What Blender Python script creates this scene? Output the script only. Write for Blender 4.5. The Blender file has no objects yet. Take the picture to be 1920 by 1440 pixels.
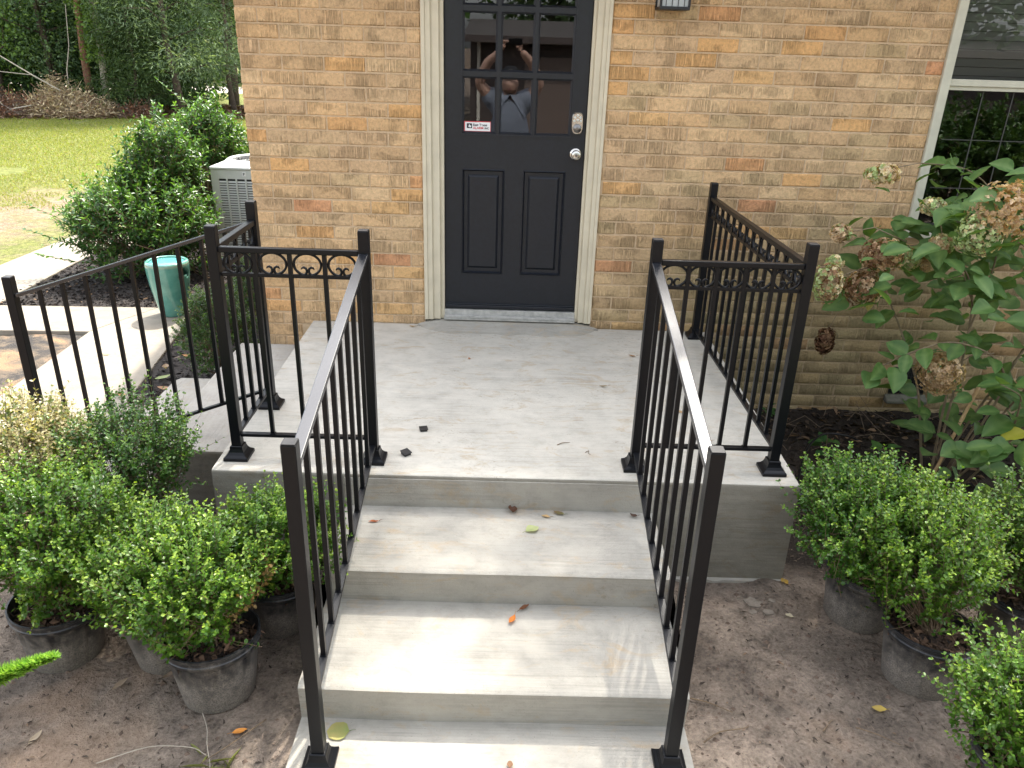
import bpy, math, random
import numpy as np
from mathutils import Vector, Matrix, noise as mnoise
R = math.radians
SC = bpy.context.scene
COL = SC.collection

# ------------------------------------------------------------------ camera
FPX = 1460.28
CAM = (0.3894, -4.5512, 1.6402)
YAW, PIT, ROL = -0.0086, -0.4136, 0.0324
def cam_axes():
    cy, sy = math.cos(YAW), math.sin(YAW); cp, sp = math.cos(PIT), math.sin(PIT)
    f = Vector((-sy*cp, cy*cp, sp)); r = Vector((cy, sy, 0)); u = r.cross(f)
    c, s = math.cos(ROL), math.sin(ROL)
    return r*c+u*s, -r*s+u*c, f
r_, u_, f_ = cam_axes()
cd = bpy.data.cameras.new('camera'); cam = bpy.data.objects.new('camera', cd); COL.objects.link(cam)
cd.sensor_width = 36; cd.lens = FPX/1920*36; cd.clip_start = 0.02; cd.clip_end = 600
M = Matrix(((r_.x, u_.x, -f_.x), (r_.y, u_.y, -f_.y), (r_.z, u_.z, -f_.z)))
cam.matrix_world = Matrix.Translation(CAM) @ M.to_4x4()
SC.camera = cam
# ------------------------------------------------------------------ light
SUN = Vector((0.156, 0.545, 1.0)).normalized()       # towards the sun
sun_el = math.asin(SUN.z); sun_az = math.atan2(SUN.x, SUN.y)
w = bpy.data.worlds.new('World'); SC.world = w; w.use_nodes = True
nt = w.node_tree; bgn = nt.nodes['Background']
sk = nt.nodes.new('ShaderNodeTexSky'); sk.sky_type = 'NISHITA'; sk.sun_disc = False
sk.sun_elevation = sun_el; sk.sun_rotation = sun_az; sk.air_density = 1.0; sk.dust_density = 3.0; sk.ozone_density = 0.7
hz = nt.nodes.new('ShaderNodeHueSaturation'); hz.inputs['Saturation'].default_value = .36     # hazy summer sky
nt.links.new(sk.outputs[0], hz.inputs['Color']); nt.links.new(hz.outputs[0], bgn.inputs[0]); bgn.inputs[1].default_value = 0.15
sd = bpy.data.lights.new('sun', 'SUN'); sd.energy = 2.0; sd.angle = R(1.0); sd.color = (1.0, 0.94, 0.84)
so = bpy.data.objects.new('sun', sd); COL.objects.link(so)
so.rotation_euler = SUN.to_track_quat('Z', 'Y').to_euler()
SC.view_settings.view_transform = 'Standard'; SC.view_settings.look = 'None'
SC.view_settings.exposure = 2.38; SC.view_settings.gamma = 1.0; SC.view_settings.use_curve_mapping = False
SC.render.engine = 'CYCLES'
SC.cycles.max_bounces = 8; SC.cycles.diffuse_bounces = 4; SC.cycles.transparent_max_bounces = 12
SC.cycles.transmission_bounces = 4; SC.cycles.glossy_bounces = 4

# ------------------------------------------------------------------ materials
def mat(name):
    m = bpy.data.materials.new(name); m.use_nodes = True
    return m, m.node_tree.nodes, m.node_tree.links, m.node_tree.nodes['Principled BSDF']
def N(ns, t, **k):
    n = ns.new(t)
    for a, b in k.items(): setattr(n, a, b)
    return n
def pos(ns, ls, scale=(1, 1, 1), obj=False):
    mp = N(ns, 'ShaderNodeMapping'); mp.inputs['Scale'].default_value = scale
    if obj:
        g = N(ns, 'ShaderNodeTexCoord'); ls.new(g.outputs['Object'], mp.inputs[0])
    else:
        g = N(ns, 'ShaderNodeNewGeometry'); ls.new(g.outputs['Position'], mp.inputs[0])
    return mp.outputs[0]
def noise(ns, ls, v, sc, det=4, rough=.55, dist=0.):
    n = N(ns, 'ShaderNodeTexNoise'); n.inputs['Scale'].default_value = sc; n.inputs['Detail'].default_value = det
    n.inputs['Roughness'].default_value = rough; n.inputs['Distortion'].default_value = dist
    ls.new(v, n.inputs['Vector']); return n.outputs[0]
def ramp(ns, ls, v, stops, interp='LINEAR'):
    n = N(ns, 'ShaderNodeValToRGB'); e = n.color_ramp.elements; n.color_ramp.interpolation = interp
    while len(e) < len(stops): e.new(.5)
    for el, (p, c) in zip(e, stops):
        el.position = p; el.color = (c, c, c, 1) if isinstance(c, (int, float)) else (*c, 1)
    ls.new(v, n.inputs[0]); return n.outputs[0]
def mix(ns, ls, f, a, b, mode='MIX'):
    n = N(ns, 'ShaderNodeMix'); n.data_type = 'RGBA'; n.blend_type = mode
    for i, v in ((0, f), (6, a), (7, b)):
        if isinstance(v, (int, float)): n.inputs[i].default_value = v if i == 0 else (v, v, v, 1)
        elif isinstance(v, tuple): n.inputs[i].default_value = (*v, 1)
        else: ls.new(v, n.inputs[i])
    return n.outputs[2]
def math_(ns, ls, op, a, b=None):
    n = N(ns, 'ShaderNodeMath'); n.operation = op
    for i, v in ((0, a), (1, b)):
        if v is None: continue
        if isinstance(v, (int, float)): n.inputs[i].default_value = v
        else: ls.new(v, n.inputs[i])
    return n.outputs[0]
def bump(ns, ls, bsdf, h, dist, strength=1.0, prev=None):
    b = N(ns, 'ShaderNodeBump'); b.inputs['Distance'].default_value = dist; b.inputs['Strength'].default_value = strength
    ls.new(h, b.inputs['Height'])
    if prev is not None: ls.new(prev, b.inputs['Normal'])
    if bsdf: ls.new(b.outputs[0], bsdf.inputs['Normal'])
    return b.outputs[0]
def sepxyz(ns, ls, v):
    s = N(ns, 'ShaderNodeSeparateXYZ'); ls.new(v, s.inputs[0]); return s.outputs

def simple(name, col, rough=.6, metal=0., var=0., vscale=20, bmp=0., spec=None, obj=False):
    m, ns, ls, b = mat(name)
    b.inputs['Roughness'].default_value = rough; b.inputs['Metallic'].default_value = metal
    if spec is not None: b.inputs['Specular IOR Level'].default_value = spec
    if var or bmp:
        v = pos(ns, ls, obj=obj); n = noise(ns, ls, v, vscale, 5)
        lo = tuple(c*(1-var) for c in col); hi = tuple(min(1, c*(1+var)) for c in col)
        ls.new(ramp(ns, ls, n, [(.3, lo), (.7, hi)]), b.inputs['Base Color'])
        if bmp: bump(ns, ls, b, n, bmp)
    else: b.inputs['Base Color'].default_value = (*col, 1)
    return m

def brick_mat(name, use_attr):
    m, ns, ls, b = mat(name)
    p = pos(ns, ls)
    if use_attr:
        a = N(ns, 'ShaderNodeAttribute'); a.attribute_name = 'Col'; base = a.outputs['Color']
    else:
        a = N(ns, 'ShaderNodeObjectInfo'); base = a.outputs['Color']
    # fine colour variation within a brick
    n1 = noise(ns, ls, p, 55, 6, .65)
    base = mix(ns, ls, 1.0, base, ramp(ns, ls, n1, [(.28, .72), (.5, 1.0), (.75, 1.18)]), 'MULTIPLY')
    n2 = noise(ns, ls, p, 3.1, 3)
    base = mix(ns, ls, ramp(ns, ls, n2, [(.55, 0.), (.8, .35)]), base, (.42, .30, .17))
    # algae and damp near the soil, right of the steps
    x, y, z = sepxyz(ns, ls, p)
    alg = math_(ns, ls, 'ADD', z, math_(ns, ls, 'MULTIPLY', noise(ns, ls, p, 4.0, 4), -.75))
    af = ramp(ns, ls, alg, [(0.0, 1.), (.0, 1.), (.55, 0.)])
    side = ramp(ns, ls, math_(ns, ls, 'MULTIPLY', x, .4), [(.30, .12), (.62, 1.)])
    f = math_(ns, ls, 'MULTIPLY', math_(ns, ls, 'MULTIPLY', af, side), .62)
    base = mix(ns, ls, f, base, (.15, .145, .075))
    ls.new(base, b.inputs['Base Color']); b.inputs['Roughness'].default_value = .92
    b.inputs['Specular IOR Level'].default_value = .2
    comb = noise(ns, ls, pos(ns, ls, (150, 150, 4)), 1.0, 3, .6)
    bark = noise(ns, ls, pos(ns, ls, (90, 90, 60)), 1.0, 5, .7, .8)
    sel = ramp(ns, ls, noise(ns, ls, pos(ns, ls, (6, 6, 11)), 1.0, 1), [(.44, 0.), (.54, 1.)])
    h = mix(ns, ls, sel, ramp(ns, ls, comb, [(.38, 0.), (.58, 1.)]), bark)
    base = mix(ns, ls, 1.0, base, mix(ns, ls, sel, ramp(ns, ls, comb, [(.36, .84), (.50, 1.04)]), ramp(ns, ls, bark, [(.3, .84), (.5, 1.02), (.7, 1.12)])), 'MULTIPLY')  # groove shade put into the colour, along with dirt held there
    ls.new(base, b.inputs['Base Color'])
    n_ = bump(ns, ls, b, h, .009, 1.0)
    return m
MB_OBJ = brick_mat('brick_face', False); MB_ATT = brick_mat('brick_face_joined', True)

def concrete_mat(name, base=(.395, .375, .335), stain=.8, scale_lines=(2.2, 110, 110), dark=(.24, .21, .165), side=1.0):
    m, ns, ls, b = mat(name)
    p = pos(ns, ls)
    c = mix(ns, ls, ramp(ns, ls, noise(ns, ls, p, 1.6, 6, .65), [(.33, 0.), (.68, 1.)]), tuple(v*1.06 for v in base), tuple(v*.80 for v in base))
    lines = noise(ns, ls, pos(ns, ls, scale_lines), 1.0, 5, .65)
    patch = ramp(ns, ls, noise(ns, ls, p, 3.3, 3), [(.4, 0.), (.6, 1.)])
    lf = ramp(ns, ls, lines, [(.25, .74), (.5, 1.0), (.8, 1.12)])
    c = mix(ns, ls, 1.0, c, mix(ns, ls, patch, (.98, .98, .98), lf), 'MULTIPLY')
    blot = noise(ns, ls, pos(ns, ls, (9, 12, 12)), 1.0, 7, .75)
    c = mix(ns, ls, 1.0, c, ramp(ns, ls, blot, [(.3, .82), (.5, 1.), (.7, 1.08)]), 'MULTIPLY')
    # clay smears and shoe scuffs
    sm = noise(ns, ls, pos(ns, ls, (4, 8, 8)), 1.0, 8, .75, 1.6)
    c = mix(ns, ls, ramp(ns, ls, sm, [(.53, 0.), (.72, stain)]), c, (.36, .27, .165))
    fp = noise(ns, ls, pos(ns, ls, (30, 60, 40)), 1.0, 6, .8, 1.0)
    area = ramp(ns, ls, noise(ns, ls, p, 2.6, 3), [(.50, 0.), (.60, 1.)])
    c = mix(ns, ls, math_(ns, ls, 'MULTIPLY', ramp(ns, ls, fp, [(.56, 0.), (.64, stain)]), area), c, dark)
    for sc_, th in ((28, .05), (75, .09)):
        sp = N(ns, 'ShaderNodeTexVoronoi'); sp.inputs['Scale'].default_value = sc_; ls.new(p, sp.inputs['Vector'])
        c = mix(ns, ls, ramp(ns, ls, sp.outputs['Distance'], [(th*.5, .75), (th, 0.)]), c, (.11, .085, .06))
    if side < 1:  # upright faces darkened: damp tone with shade put into the colour
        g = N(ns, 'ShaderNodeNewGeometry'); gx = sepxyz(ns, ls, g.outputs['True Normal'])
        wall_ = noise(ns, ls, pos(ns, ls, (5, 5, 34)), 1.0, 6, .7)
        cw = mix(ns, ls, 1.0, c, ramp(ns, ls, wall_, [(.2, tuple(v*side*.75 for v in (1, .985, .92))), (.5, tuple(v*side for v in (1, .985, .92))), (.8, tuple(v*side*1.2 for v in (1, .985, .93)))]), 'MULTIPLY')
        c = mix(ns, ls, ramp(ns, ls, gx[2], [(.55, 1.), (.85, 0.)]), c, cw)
    ls.new(c, b.inputs['Base Color']); b.inputs['Roughness'].default_value = .8; b.inputs['Specular IOR Level'].default_value = .3
    h = mix(ns, ls, .5, lines, noise(ns, ls, p, 160, 4, .6))
    bump(ns, ls, b, h, .003)
    return m
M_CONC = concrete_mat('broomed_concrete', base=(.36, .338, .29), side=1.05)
M_CONCP = concrete_mat('porch_concrete', base=(.50, .47, .405), side=.46)        # older porch block: side tint mixes damp stains with shade put into the colour
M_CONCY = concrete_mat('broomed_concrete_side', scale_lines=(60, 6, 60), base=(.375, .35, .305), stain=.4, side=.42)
M_WALK = concrete_mat('walkway_concrete', base=(.265, .235, .19), stain=.3, scale_lines=(20, 20, 20))
M_BLACK = simple('black_metal_paint', (.004, .0045, .006), .36, spec=.25)
M_GLOSS = simple('handrail_paint', (.010, .011, .014), .25, spec=.8)
M_BLACKM = simple('black_matte', (.012, .012, .013), .5)
M_DOOR = simple('door_paint', (.006, .0078, .0125), .42, var=.25, vscale=40, bmp=.0004)
M_TRIM = simple('cream_trim_paint', (.58, .515, .385), .55, var=.09, vscale=9, bmp=.0006)
M_WHITE = simple('window_paint', (.52, .50, .40), .5, var=.08, vscale=14)
M_ALU = simple('threshold_metal', (.42, .41, .38), .5, .3, var=.25, vscale=30)
M_NICK = simple('satin_nickel', (.62, .60, .55), .27, 1.)
M_NICKD = simple('dark_nickel', (.22, .21, .2), .35, 1.)
M_DARK = simple('recess_shade_black', (.012, .012, .012), .9)
M_ROOM = simple('room_wall', (.05, .045, .04), .9)
M_ROOF = simple('roof_shingle', (.09, .08, .075), .9, var=.3, vscale=30)
M_SOFF = simple('soffit_paint', (.55, .52, .45), .7)

def glass_mat(name, boost, tint):
    m = bpy.data.materials.new(name); m.use_nodes = True; ns = m.node_tree.nodes; ls = m.node_tree.links; ns.clear()
    o = N(ns, 'ShaderNodeOutputMaterial'); t = N(ns, 'ShaderNodeBsdfTransparent'); t.inputs[0].default_value = (*tint, 1)
    g = N(ns, 'ShaderNodeBsdfGlossy'); g.inputs['Roughness'].default_value = .0; g.inputs['Color'].default_value = (.95, .97, 1, 1)
    fr = N(ns, 'ShaderNodeFresnel'); fr.inputs[0].default_value = 1.5
    f = math_(ns, ls, 'MULTIPLY', fr.outputs[0], boost)
    mx = N(ns, 'ShaderNodeMixShader'); ls.new(f, mx.inputs[0]); ls.new(t.outputs[0], mx.inputs[1]); ls.new(g.outputs[0], mx.inputs[2])
    ls.new(mx.outputs[0], o.inputs[0]); return m
M_GLASS = glass_mat('door_glass', 1.8, (.55, .58, .6)); M_WGLASS = glass_mat('window_glass', 2.0, (.6, .62, .6))

def leaf_mat(name, rough=.35, trans=.35, spec=.5):
    m, ns, ls, b = mat(name)
    a = N(ns, 'ShaderNodeAttribute'); a.attribute_name = 'Col'
    ls.new(a.outputs['Color'], b.inputs['Base Color']); b.inputs['Roughness'].default_value = rough
    b.inputs['Specular IOR Level'].default_value = spec
    tr = N(ns, 'ShaderNodeBsdfTranslucent')
    ls.new(mix(ns, ls, 1.0, a.outputs['Color'], (1.5, 1.5, .55), 'MULTIPLY'), tr.inputs[0])
    mx = N(ns, 'ShaderNodeMixShader'); mx.inputs[0].default_value = trans
    o = ns['Material Output']; ls.new(b.outputs[0], mx.inputs[1]); ls.new(tr.outputs[0], mx.inputs[2]); ls.new(mx.outputs[0], o.inputs[0])
    return m
M_BOX = leaf_mat('boxwood_leaf', .33, .30, .5); M_HOLLY = leaf_mat('glossy_leaf', .36, .3, .45)
M_TREE = leaf_mat('tree_leaf', .55, .35, .3); M_GRASS = leaf_mat('grass_blade', .6, .4, .3)
M_PETAL = leaf_mat('dry_petal', .8, .3, .15); M_DRY = leaf_mat('dry_leaf', .65, .2, .3)
M_CHIP = leaf_mat('mulch_chip', .8, .0, .25)
M_TWIG = simple('twig_bark', (.16, .11, .065), .85, var=.35, vscale=60)
M_BARK = simple('tree_bark', (.085, .062, .045), .95, var=.4, vscale=14, bmp=.02)
M_PINEB = simple('pine_bark', (.20, .10, .06), .95, var=.4, vscale=12, bmp=.02)
M_PALEB = simple('pale_stick', (.38, .33, .26), .85, var=.2, vscale=20)

# ------------------------------------------------------------------ geometry helpers
class MB:
    def __init__(s): s.v = []; s.f = []; s.c = []
    def add(s, v, f):
        o = len(s.v); s.v += [tuple(x) for x in v]; s.f += [tuple(i+o for i in g) for g in f]; return s
    def box(s, x0, x1, y0, y1, z0, z1):
        v = [(x0,y0,z0),(x1,y0,z0),(x1,y1,z0),(x0,y1,z0),(x0,y0,z1),(x1,y0,z1),(x1,y1,z1),(x0,y1,z1)]
        return s.add(v, [(0,3,2,1),(4,5,6,7),(0,1,5,4),(1,2,6,5),(2,3,7,6),(3,0,4,7)])
    def bar(s, a, b, w, h, up=(0, 0, 1)):
        """square section bar from a to b; w sideways, h along up"""
        a = Vector(a); b = Vector(b); d = (b-a).normalized(); up = Vector(up)
        if abs(d.dot(up)) > .99: up = Vector((0, 1, 0))
        sd = d.cross(up).normalized(); uu = sd.cross(d).normalized()
        v = [p+sd*i*w/2+uu*j*h/2 for p in (a, b) for i, j in ((-1,-1),(1,-1),(1,1),(-1,1))]
        return s.add(v, [(0,1,2,3),(7,6,5,4),(0,4,5,1),(1,5,6,2),(2,6,7,3),(3,7,4,0)])
    def tube(s, pts, rad, n=6, cap=True):
        pts = [Vector(p) for p in pts]; m = len(pts)
        rad = rad if isinstance(rad, (list, tuple)) else [rad]*m
        vs = []; prev = None
        for i, p in enumerate(pts):
            d = (pts[min(i+1, m-1)]-pts[max(i-1, 0)]).normalized()
            if prev is None: prev = d.orthogonal().normalized()
            prev = (prev-d*prev.dot(d))
            prev = prev.normalized() if prev.length > 1e-6 else d.orthogonal().normalized()
            q = d.cross(prev)
            for k in range(n):
                a = 2*math.pi*k/n; vs.append(p+(prev*math.cos(a)+q*math.sin(a))*rad[i])
        fs = [(i*n+k, i*n+(k+1) % n, (i+1)*n+(k+1) % n, (i+1)*n+k) for i in range(m-1) for k in range(n)]
        if cap: fs += [tuple(range(n-1, -1, -1)), tuple((m-1)*n+k for k in range(n))]
        return s.add(vs, fs)
    def lathe(s, prof, n=32, c=(0, 0, 0), cap=True, sx=1., sy=1., rib=0., nrib=0):
        vs = []
        for r, z in prof:
            for k in range(n):
                a = 2*math.pi*k/n; rr = r*(1+rib*(1 if nrib and (k*nrib//n) % 2 else 0))
                vs.append((c[0]+rr*math.cos(a)*sx, c[1]+rr*math.sin(a)*sy, c[2]+z))
        m = len(prof)
        fs = [(i*n+k, i*n+(k+1) % n, (i+1)*n+(k+1) % n, (i+1)*n+k) for i in range(m-1) for k in range(n)]
        if cap: fs += [tuple(range(n-1, -1, -1)), tuple((m-1)*n+k for k in range(n))]
        return s.add(vs, fs)
    def obj(s, name, m, parent=None, origin=(0, 0, 0), smooth=False, bevel=0.):
        me = bpy.data.meshes.new(name)
        o_ = Vector(origin)
        me.from_pydata([tuple(Vector(v)-o_) for v in s.v], [], s.f); me.update()
        me.materials.append(m)
        if smooth:
            me.shade_smooth()
        o = bpy.data.objects.new(name, me); COL.objects.link(o)
        if parent: o.parent = parent
        else: o.location = o_
        if bevel:
            b = o.modifiers.new('b', 'BEVEL'); b.width = bevel; b.segments = 2; b.limit_method = 'ANGLE'; b.angle_limit = R(40)
        return o
def tag(o, label, cat, group=None, kind=None):
    if label: o['label'] = label
    if cat: o['category'] = cat
    if group: o['group'] = group
    if kind: o['kind'] = kind
    return o
def empty(name, loc, label, cat, group=None):
    o = bpy.data.objects.new(name, None); COL.objects.link(o); o.location = loc; o.empty_display_size = .1
    return tag(o, label, cat, group)
def npmesh(name, V, F, m, parent=None, colr=None, smooth=False, loc=(0, 0, 0)):
    """V (n,3), F (m,k) with constant k; colr (n,3) point colours"""
    me = bpy.data.meshes.new(name); n = len(V); k = F.shape[1]
    me.vertices.add(n); me.vertices.foreach_set('co', V.astype(np.float32).ravel())
    me.loops.add(F.size); me.loops.foreach_set('vertex_index', F.astype(np.int32).ravel())
    me.polygons.add(len(F)); me.polygons.foreach_set('loop_start', np.arange(0, F.size, k, dtype=np.int32))
    me.polygons.foreach_set('loop_total', np.full(len(F), k, dtype=np.int32))
    if colr is not None:
        a = me.color_attributes.new('Col', 'FLOAT_COLOR', 'POINT')
        a.data.foreach_set('color', np.concatenate([colr, np.ones((n, 1))], 1).astype(np.float32).ravel())
    me.update(calc_edges=True); me.validate()
    me.materials.append(m)
    if smooth: me.shade_smooth()
    o = bpy.data.objects.new(name, me); COL.objects.link(o)
    if parent: o.parent = parent
    else: o.location = loc
    return o
def unit(a): return a/np.maximum(np.linalg.norm(a, axis=-1, keepdims=True), 1e-9)
def leaves(rs, P, D, U, L, W, col, shape='box', fold=.25, curl=.15):
    """P base points, D direction, U approx normal, L length, W half width; returns V, F, C. Six-gon leaf folded on its midrib."""
    n = len(P); D = unit(D); S = unit(np.cross(D, U)); U = np.cross(S, D)
    L = L[:, None]; W = W[:, None]
    if shape == 'box': a, b, wa, wb = .28, .74, .85, .9
    elif shape == 'lance': a, b, wa, wb = .3, .65, .9, .75
    else: a, b, wa, wb = .33, .7, 1., .5
    up = U*W*fold
    dn = -U*L*curl
    v0 = P; v1 = P+D*L*a+S*W*wa+up; v2 = P+D*L*b+S*W*wb+up+dn*.4
    v3 = P+D*L+dn; v4 = P+D*L*b-S*W*wb+up+dn*.4; v5 = P+D*L*a-S*W*wa+up
    V = np.stack([v0, v1, v2, v3, v4, v5], 1).reshape(-1, 3)
    i = np.arange(n)[:, None]*6
    F = np.concatenate([i+np.array([[0, 1, 2, 3]]), i+np.array([[0, 3, 4, 5]])], 0)
    return V, F, np.repeat(col, 6, 0)
def rot_xy(v, a):
    c, s = np.cos(a), np.sin(a); return np.stack([v[:, 0]*c-v[:, 1]*s, v[:, 0]*s+v[:, 1]*c, v[:, 2]], 1)
def tubes_np(paths, rads, n=3):
    """paths (k,m,3), rads (k,m) -> V,F"""
    k, m, _ = paths.shape
    d = unit(np.gradient(paths, axis=1)); a = unit(np.cross(d, np.array([.3, .2, .93]))); b = np.cross(d, a)
    th = np.arange(n)*2*np.pi/n
    V = paths[:, :, None]+rads[:, :, None, None]*(a[:, :, None]*np.cos(th)[None, None, :, None]+b[:, :, None]*np.sin(th)[None, None, :, None])
    V = V.reshape(-1, 3); F = []
    base = (np.arange(k)[:, None, None]*m+np.arange(m-1)[None, :, None])*n
    q = np.arange(n)[None, None]; q2 = (q+1) % n
    F = np.stack([base+q, base+q2, base+n+q2, base+n+q], -1).reshape(-1, 4)
    return V, F

# ------------------------------------------------------------------ the ground
def fbm(x, y, s, o=4): return mnoise.fractal(Vector((x*s, y*s, 3.3)), 1.0, 2.0, o)
GZ = -.478
def ground_z(x, y):
    z = GZ
    near = 1/(1+max(0, math.hypot(x-.4, y+2.)-3.5)*.5)
    z += near*(.012*fbm(x, y, 2.2)+.009*fbm(x, y, 8.)+.005*fbm(x+5, y, 18, 3))
    z += (1-near)*.03*fbm(x, y, .5, 3)
    if y > 5: z += -.03
    return z
def axis(dense0, dense1, step, lo, hi):
    a = list(np.arange(dense0, dense1, step)); s = step
    while a[-1] < hi: s *= 1.25; a.append(a[-1]+s)
    s = step
    while a[0] > lo: s *= 1.25; a.insert(0, a[0]-s)
    return a
xs = axis(-3.4, 4.2, .024, -260, 260); ys = axis(-3.6, .6, .024, -200, 320)
V = np.array([(x, y, ground_z(x, y)) for y in ys for x in xs]); nx = len(xs)
ii, jj = np.meshgrid(np.arange(nx-1), np.arange(len(ys)-1)); b0 = (jj*nx+ii).ravel()
F = np.stack([b0, b0+1, b0+nx+1, b0+nx], 1)
def ground_mat():
    m, ns, ls, b = mat('soil_and_lawn')
    p = pos(ns, ls); x, y, z = sepxyz(ns, ls, p)
    n1 = noise(ns, ls, p, 2.1, 6, .62); n2 = noise(ns, ls, p, 14, 6, .7); n3 = noise(ns, ls, p, 70, 5, .7)
    soil = ramp(ns, ls, n1, [(.30, (.10, .080, .064)), (.44, (.19, .152, .120)), (.56, (.275, .218, .170)), (.72, (.37, .292, .222))])
    soil = mix(ns, ls, 1.0, soil, ramp(ns, ls, n2, [(.28, .38), (.46, .92), (.55, 1.05), (.75, 1.35)]), 'MULTIPLY')
    soil = mix(ns, ls, 1.0, soil, ramp(ns, ls, n3, [(.3, .6), (.5, 1.), (.72, 1.35)]), 'MULTIPLY')
    clay = ramp(ns, ls, noise(ns, ls, p, 1.3, 4, .6, .5), [(.56, 0.), (.68, .75)])
    soil = mix(ns, ls, math_(ns, ls, 'MULTIPLY', clay, .6), soil, (.36, .235, .15))
    # dark damp humus against the right hand wall
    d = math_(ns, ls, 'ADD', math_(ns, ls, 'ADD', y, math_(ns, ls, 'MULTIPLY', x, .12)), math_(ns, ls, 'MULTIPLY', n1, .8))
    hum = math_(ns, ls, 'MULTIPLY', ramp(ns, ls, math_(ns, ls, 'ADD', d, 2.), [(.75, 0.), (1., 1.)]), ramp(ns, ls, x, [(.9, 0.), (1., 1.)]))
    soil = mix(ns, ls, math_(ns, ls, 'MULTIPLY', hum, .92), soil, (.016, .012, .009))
    # lawn beyond the walkway: turf, bare sandy soil in patches
    g1 = noise(ns, ls, p, .55, 5, .6); g2 = noise(ns, ls, p, 6, 5, .7)
    turf = ramp(ns, ls, g2, [(.3, (.11, .135, .036)), (.55, (.165, .18, .05)), (.75, (.25, .22, .10))])
    far = ramp(ns, ls, math_(ns, ls, 'MULTIPLY', math_(ns, ls, 'ADD', y, -5.5), .25), [(.0, 0.), (1., .30)])
    bare = math_(ns, ls, 'ADD', far, math_(ns, ls, 'ADD', math_(ns, ls, 'MULTIPLY', g1, .7), math_(ns, ls, 'MULTIPLY', g2, .3)))
    sand = mix(ns, ls, n2, (.21, .155, .105), (.28, .215, .15))
    lawn = mix(ns, ls, ramp(ns, ls, bare, [(.45, 0.), (.58, 1.)]), sand, turf)
    isl = math_(ns, ls, 'MULTIPLY', ramp(ns, ls, math_(ns, ls, 'MULTIPLY', x, -1.), [(.0, 0.), (1., 1.)]), 1.)
    reg = math_(ns, ls, 'MULTIPLY', math_(ns, ls, 'GREATER_THAN', y, .2), math_(ns, ls, 'LESS_THAN', x, -2.2))
    reg2 = math_(ns, ls, 'MAXIMUM', reg, math_(ns, ls, 'GREATER_THAN', y, 8.))
    # clay and mud strip left of the walk
    mudr = math_(ns, ls, 'MULTIPLY', math_(ns, ls, 'LESS_THAN', y, .97), math_(ns, ls, 'LESS_THAN', x, -2.65))
    mud = ramp(ns, ls, noise(ns, ls, p, 3.2, 6, .7, .7), [(.40, (.065, .060, .056)), (.50, (.17, .135, .10)), (.60, (.32, .20, .12))])
    lawn = mix(ns, ls, 1.0, lawn, mix(ns, ls, 1.0, ramp(ns, ls, n2, [(.3, .55), (.5, .95), (.7, 1.25)]), ramp(ns, ls, noise(ns, ls, p, 32, 4, .7), [(.35, .6), (.5, 1.), (.7, 1.2)]), 'MULTIPLY'), 'MULTIPLY')
    c = mix(ns, ls, reg2, soil, lawn); c = mix(ns, ls, mudr, c, mud)
    ls.new(c, b.inputs['Base Color']); b.inputs['Roughness'].default_value = .95; b.inputs['Specular IOR Level'].default_value = .2
    h = mix(ns, ls, .55, n2, n3); bump(ns, ls, b, h, .035, 1.)
    return m
M_GROUND = ground_mat()
g = npmesh('ground', V, F, M_GROUND, smooth=True); g['kind'] = 'structure'

# ------------------------------------------------------------------ porch, steps, walkway
def rounded_profile(pts, r_convex=.016):
    """pts in (y,z), rounding convex corners listed True"""
    out = []
    for i, (p, rd) in enumerate(pts):
        if not rd or i in (0, len(pts)-1): out.append(p); continue
        a = Vector(pts[i-1][0]); b = Vector(p); c = Vector(pts[i+1][0])
        d1 = (a-b).normalized(); d2 = (c-b).normalized(); r = rd
        for t in np.linspace(0, 1, 5):
            q = (b+d1*r)*(1-t)**2+b*2*t*(1-t)+(b+d2*r)*t**2; out.append((q.x, q.y))
    return out
def extrude_x(prof, x0, x1, name, m, wob=.0, kind='structure', nx=24):
    n = len(prof); V = []; F = []
    X = np.linspace(x0, x1, nx)
    for i, x in enumerate(X):
        e = .004 if i in (0, nx-1) else 0
        for (y, z) in prof:
            k = wob*mnoise.noise(Vector((x*2.3, y*3, z*5)))
            V.append((x, y+k, z+k*.4))
    for i in range(nx-1):
        for k in range(n-1):
            F.append((i*n+k, (i+1)*n+k, (i+1)*n+k+1, i*n+k+1))
    mb = MB(); mb.v = V; mb.f = F
    mb.f.append(tuple(range(n))); mb.f.append(tuple((nx-1)*n+k for k in range(n-1, -1, -1)))
    o = mb.obj(name, m, smooth=False)
    me = o.data; me.shade_smooth()
    try: me.set_sharp_from_angle(angle=R(50))
    except Exception: pass
    o['kind'] = kind
    return o
SX0, SX1 = -.807, 1.6163
prof = rounded_profile([((-.0, -.6), 0), ((.0, .030), 0), ((-.6, .022), 0), ((-1.7745, 0), .016), ((-1.782, -.6), 0)])
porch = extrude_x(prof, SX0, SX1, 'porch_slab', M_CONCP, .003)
# front steps
prof = rounded_profile([((-1.776, -.6), 0), ((-1.774, -.0165), 0), ((-1.7772, -.0185), 0), ((-1.7790, -.149), 0), ((-2.190, -.1515), .018), ((-2.201, -.16), 0), ((-2.193, -.300), 0),
                        ((-2.612, -.303), .018), ((-2.625, -.312), 0), ((-2.616, -.450), 0), ((-3.35, -.456), .015), ((-3.36, -.6), 0)])
steps = extrude_x([(y, z) for y, z in prof], -.262, 1.022, 'front_steps', M_CONC, .004)
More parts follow.
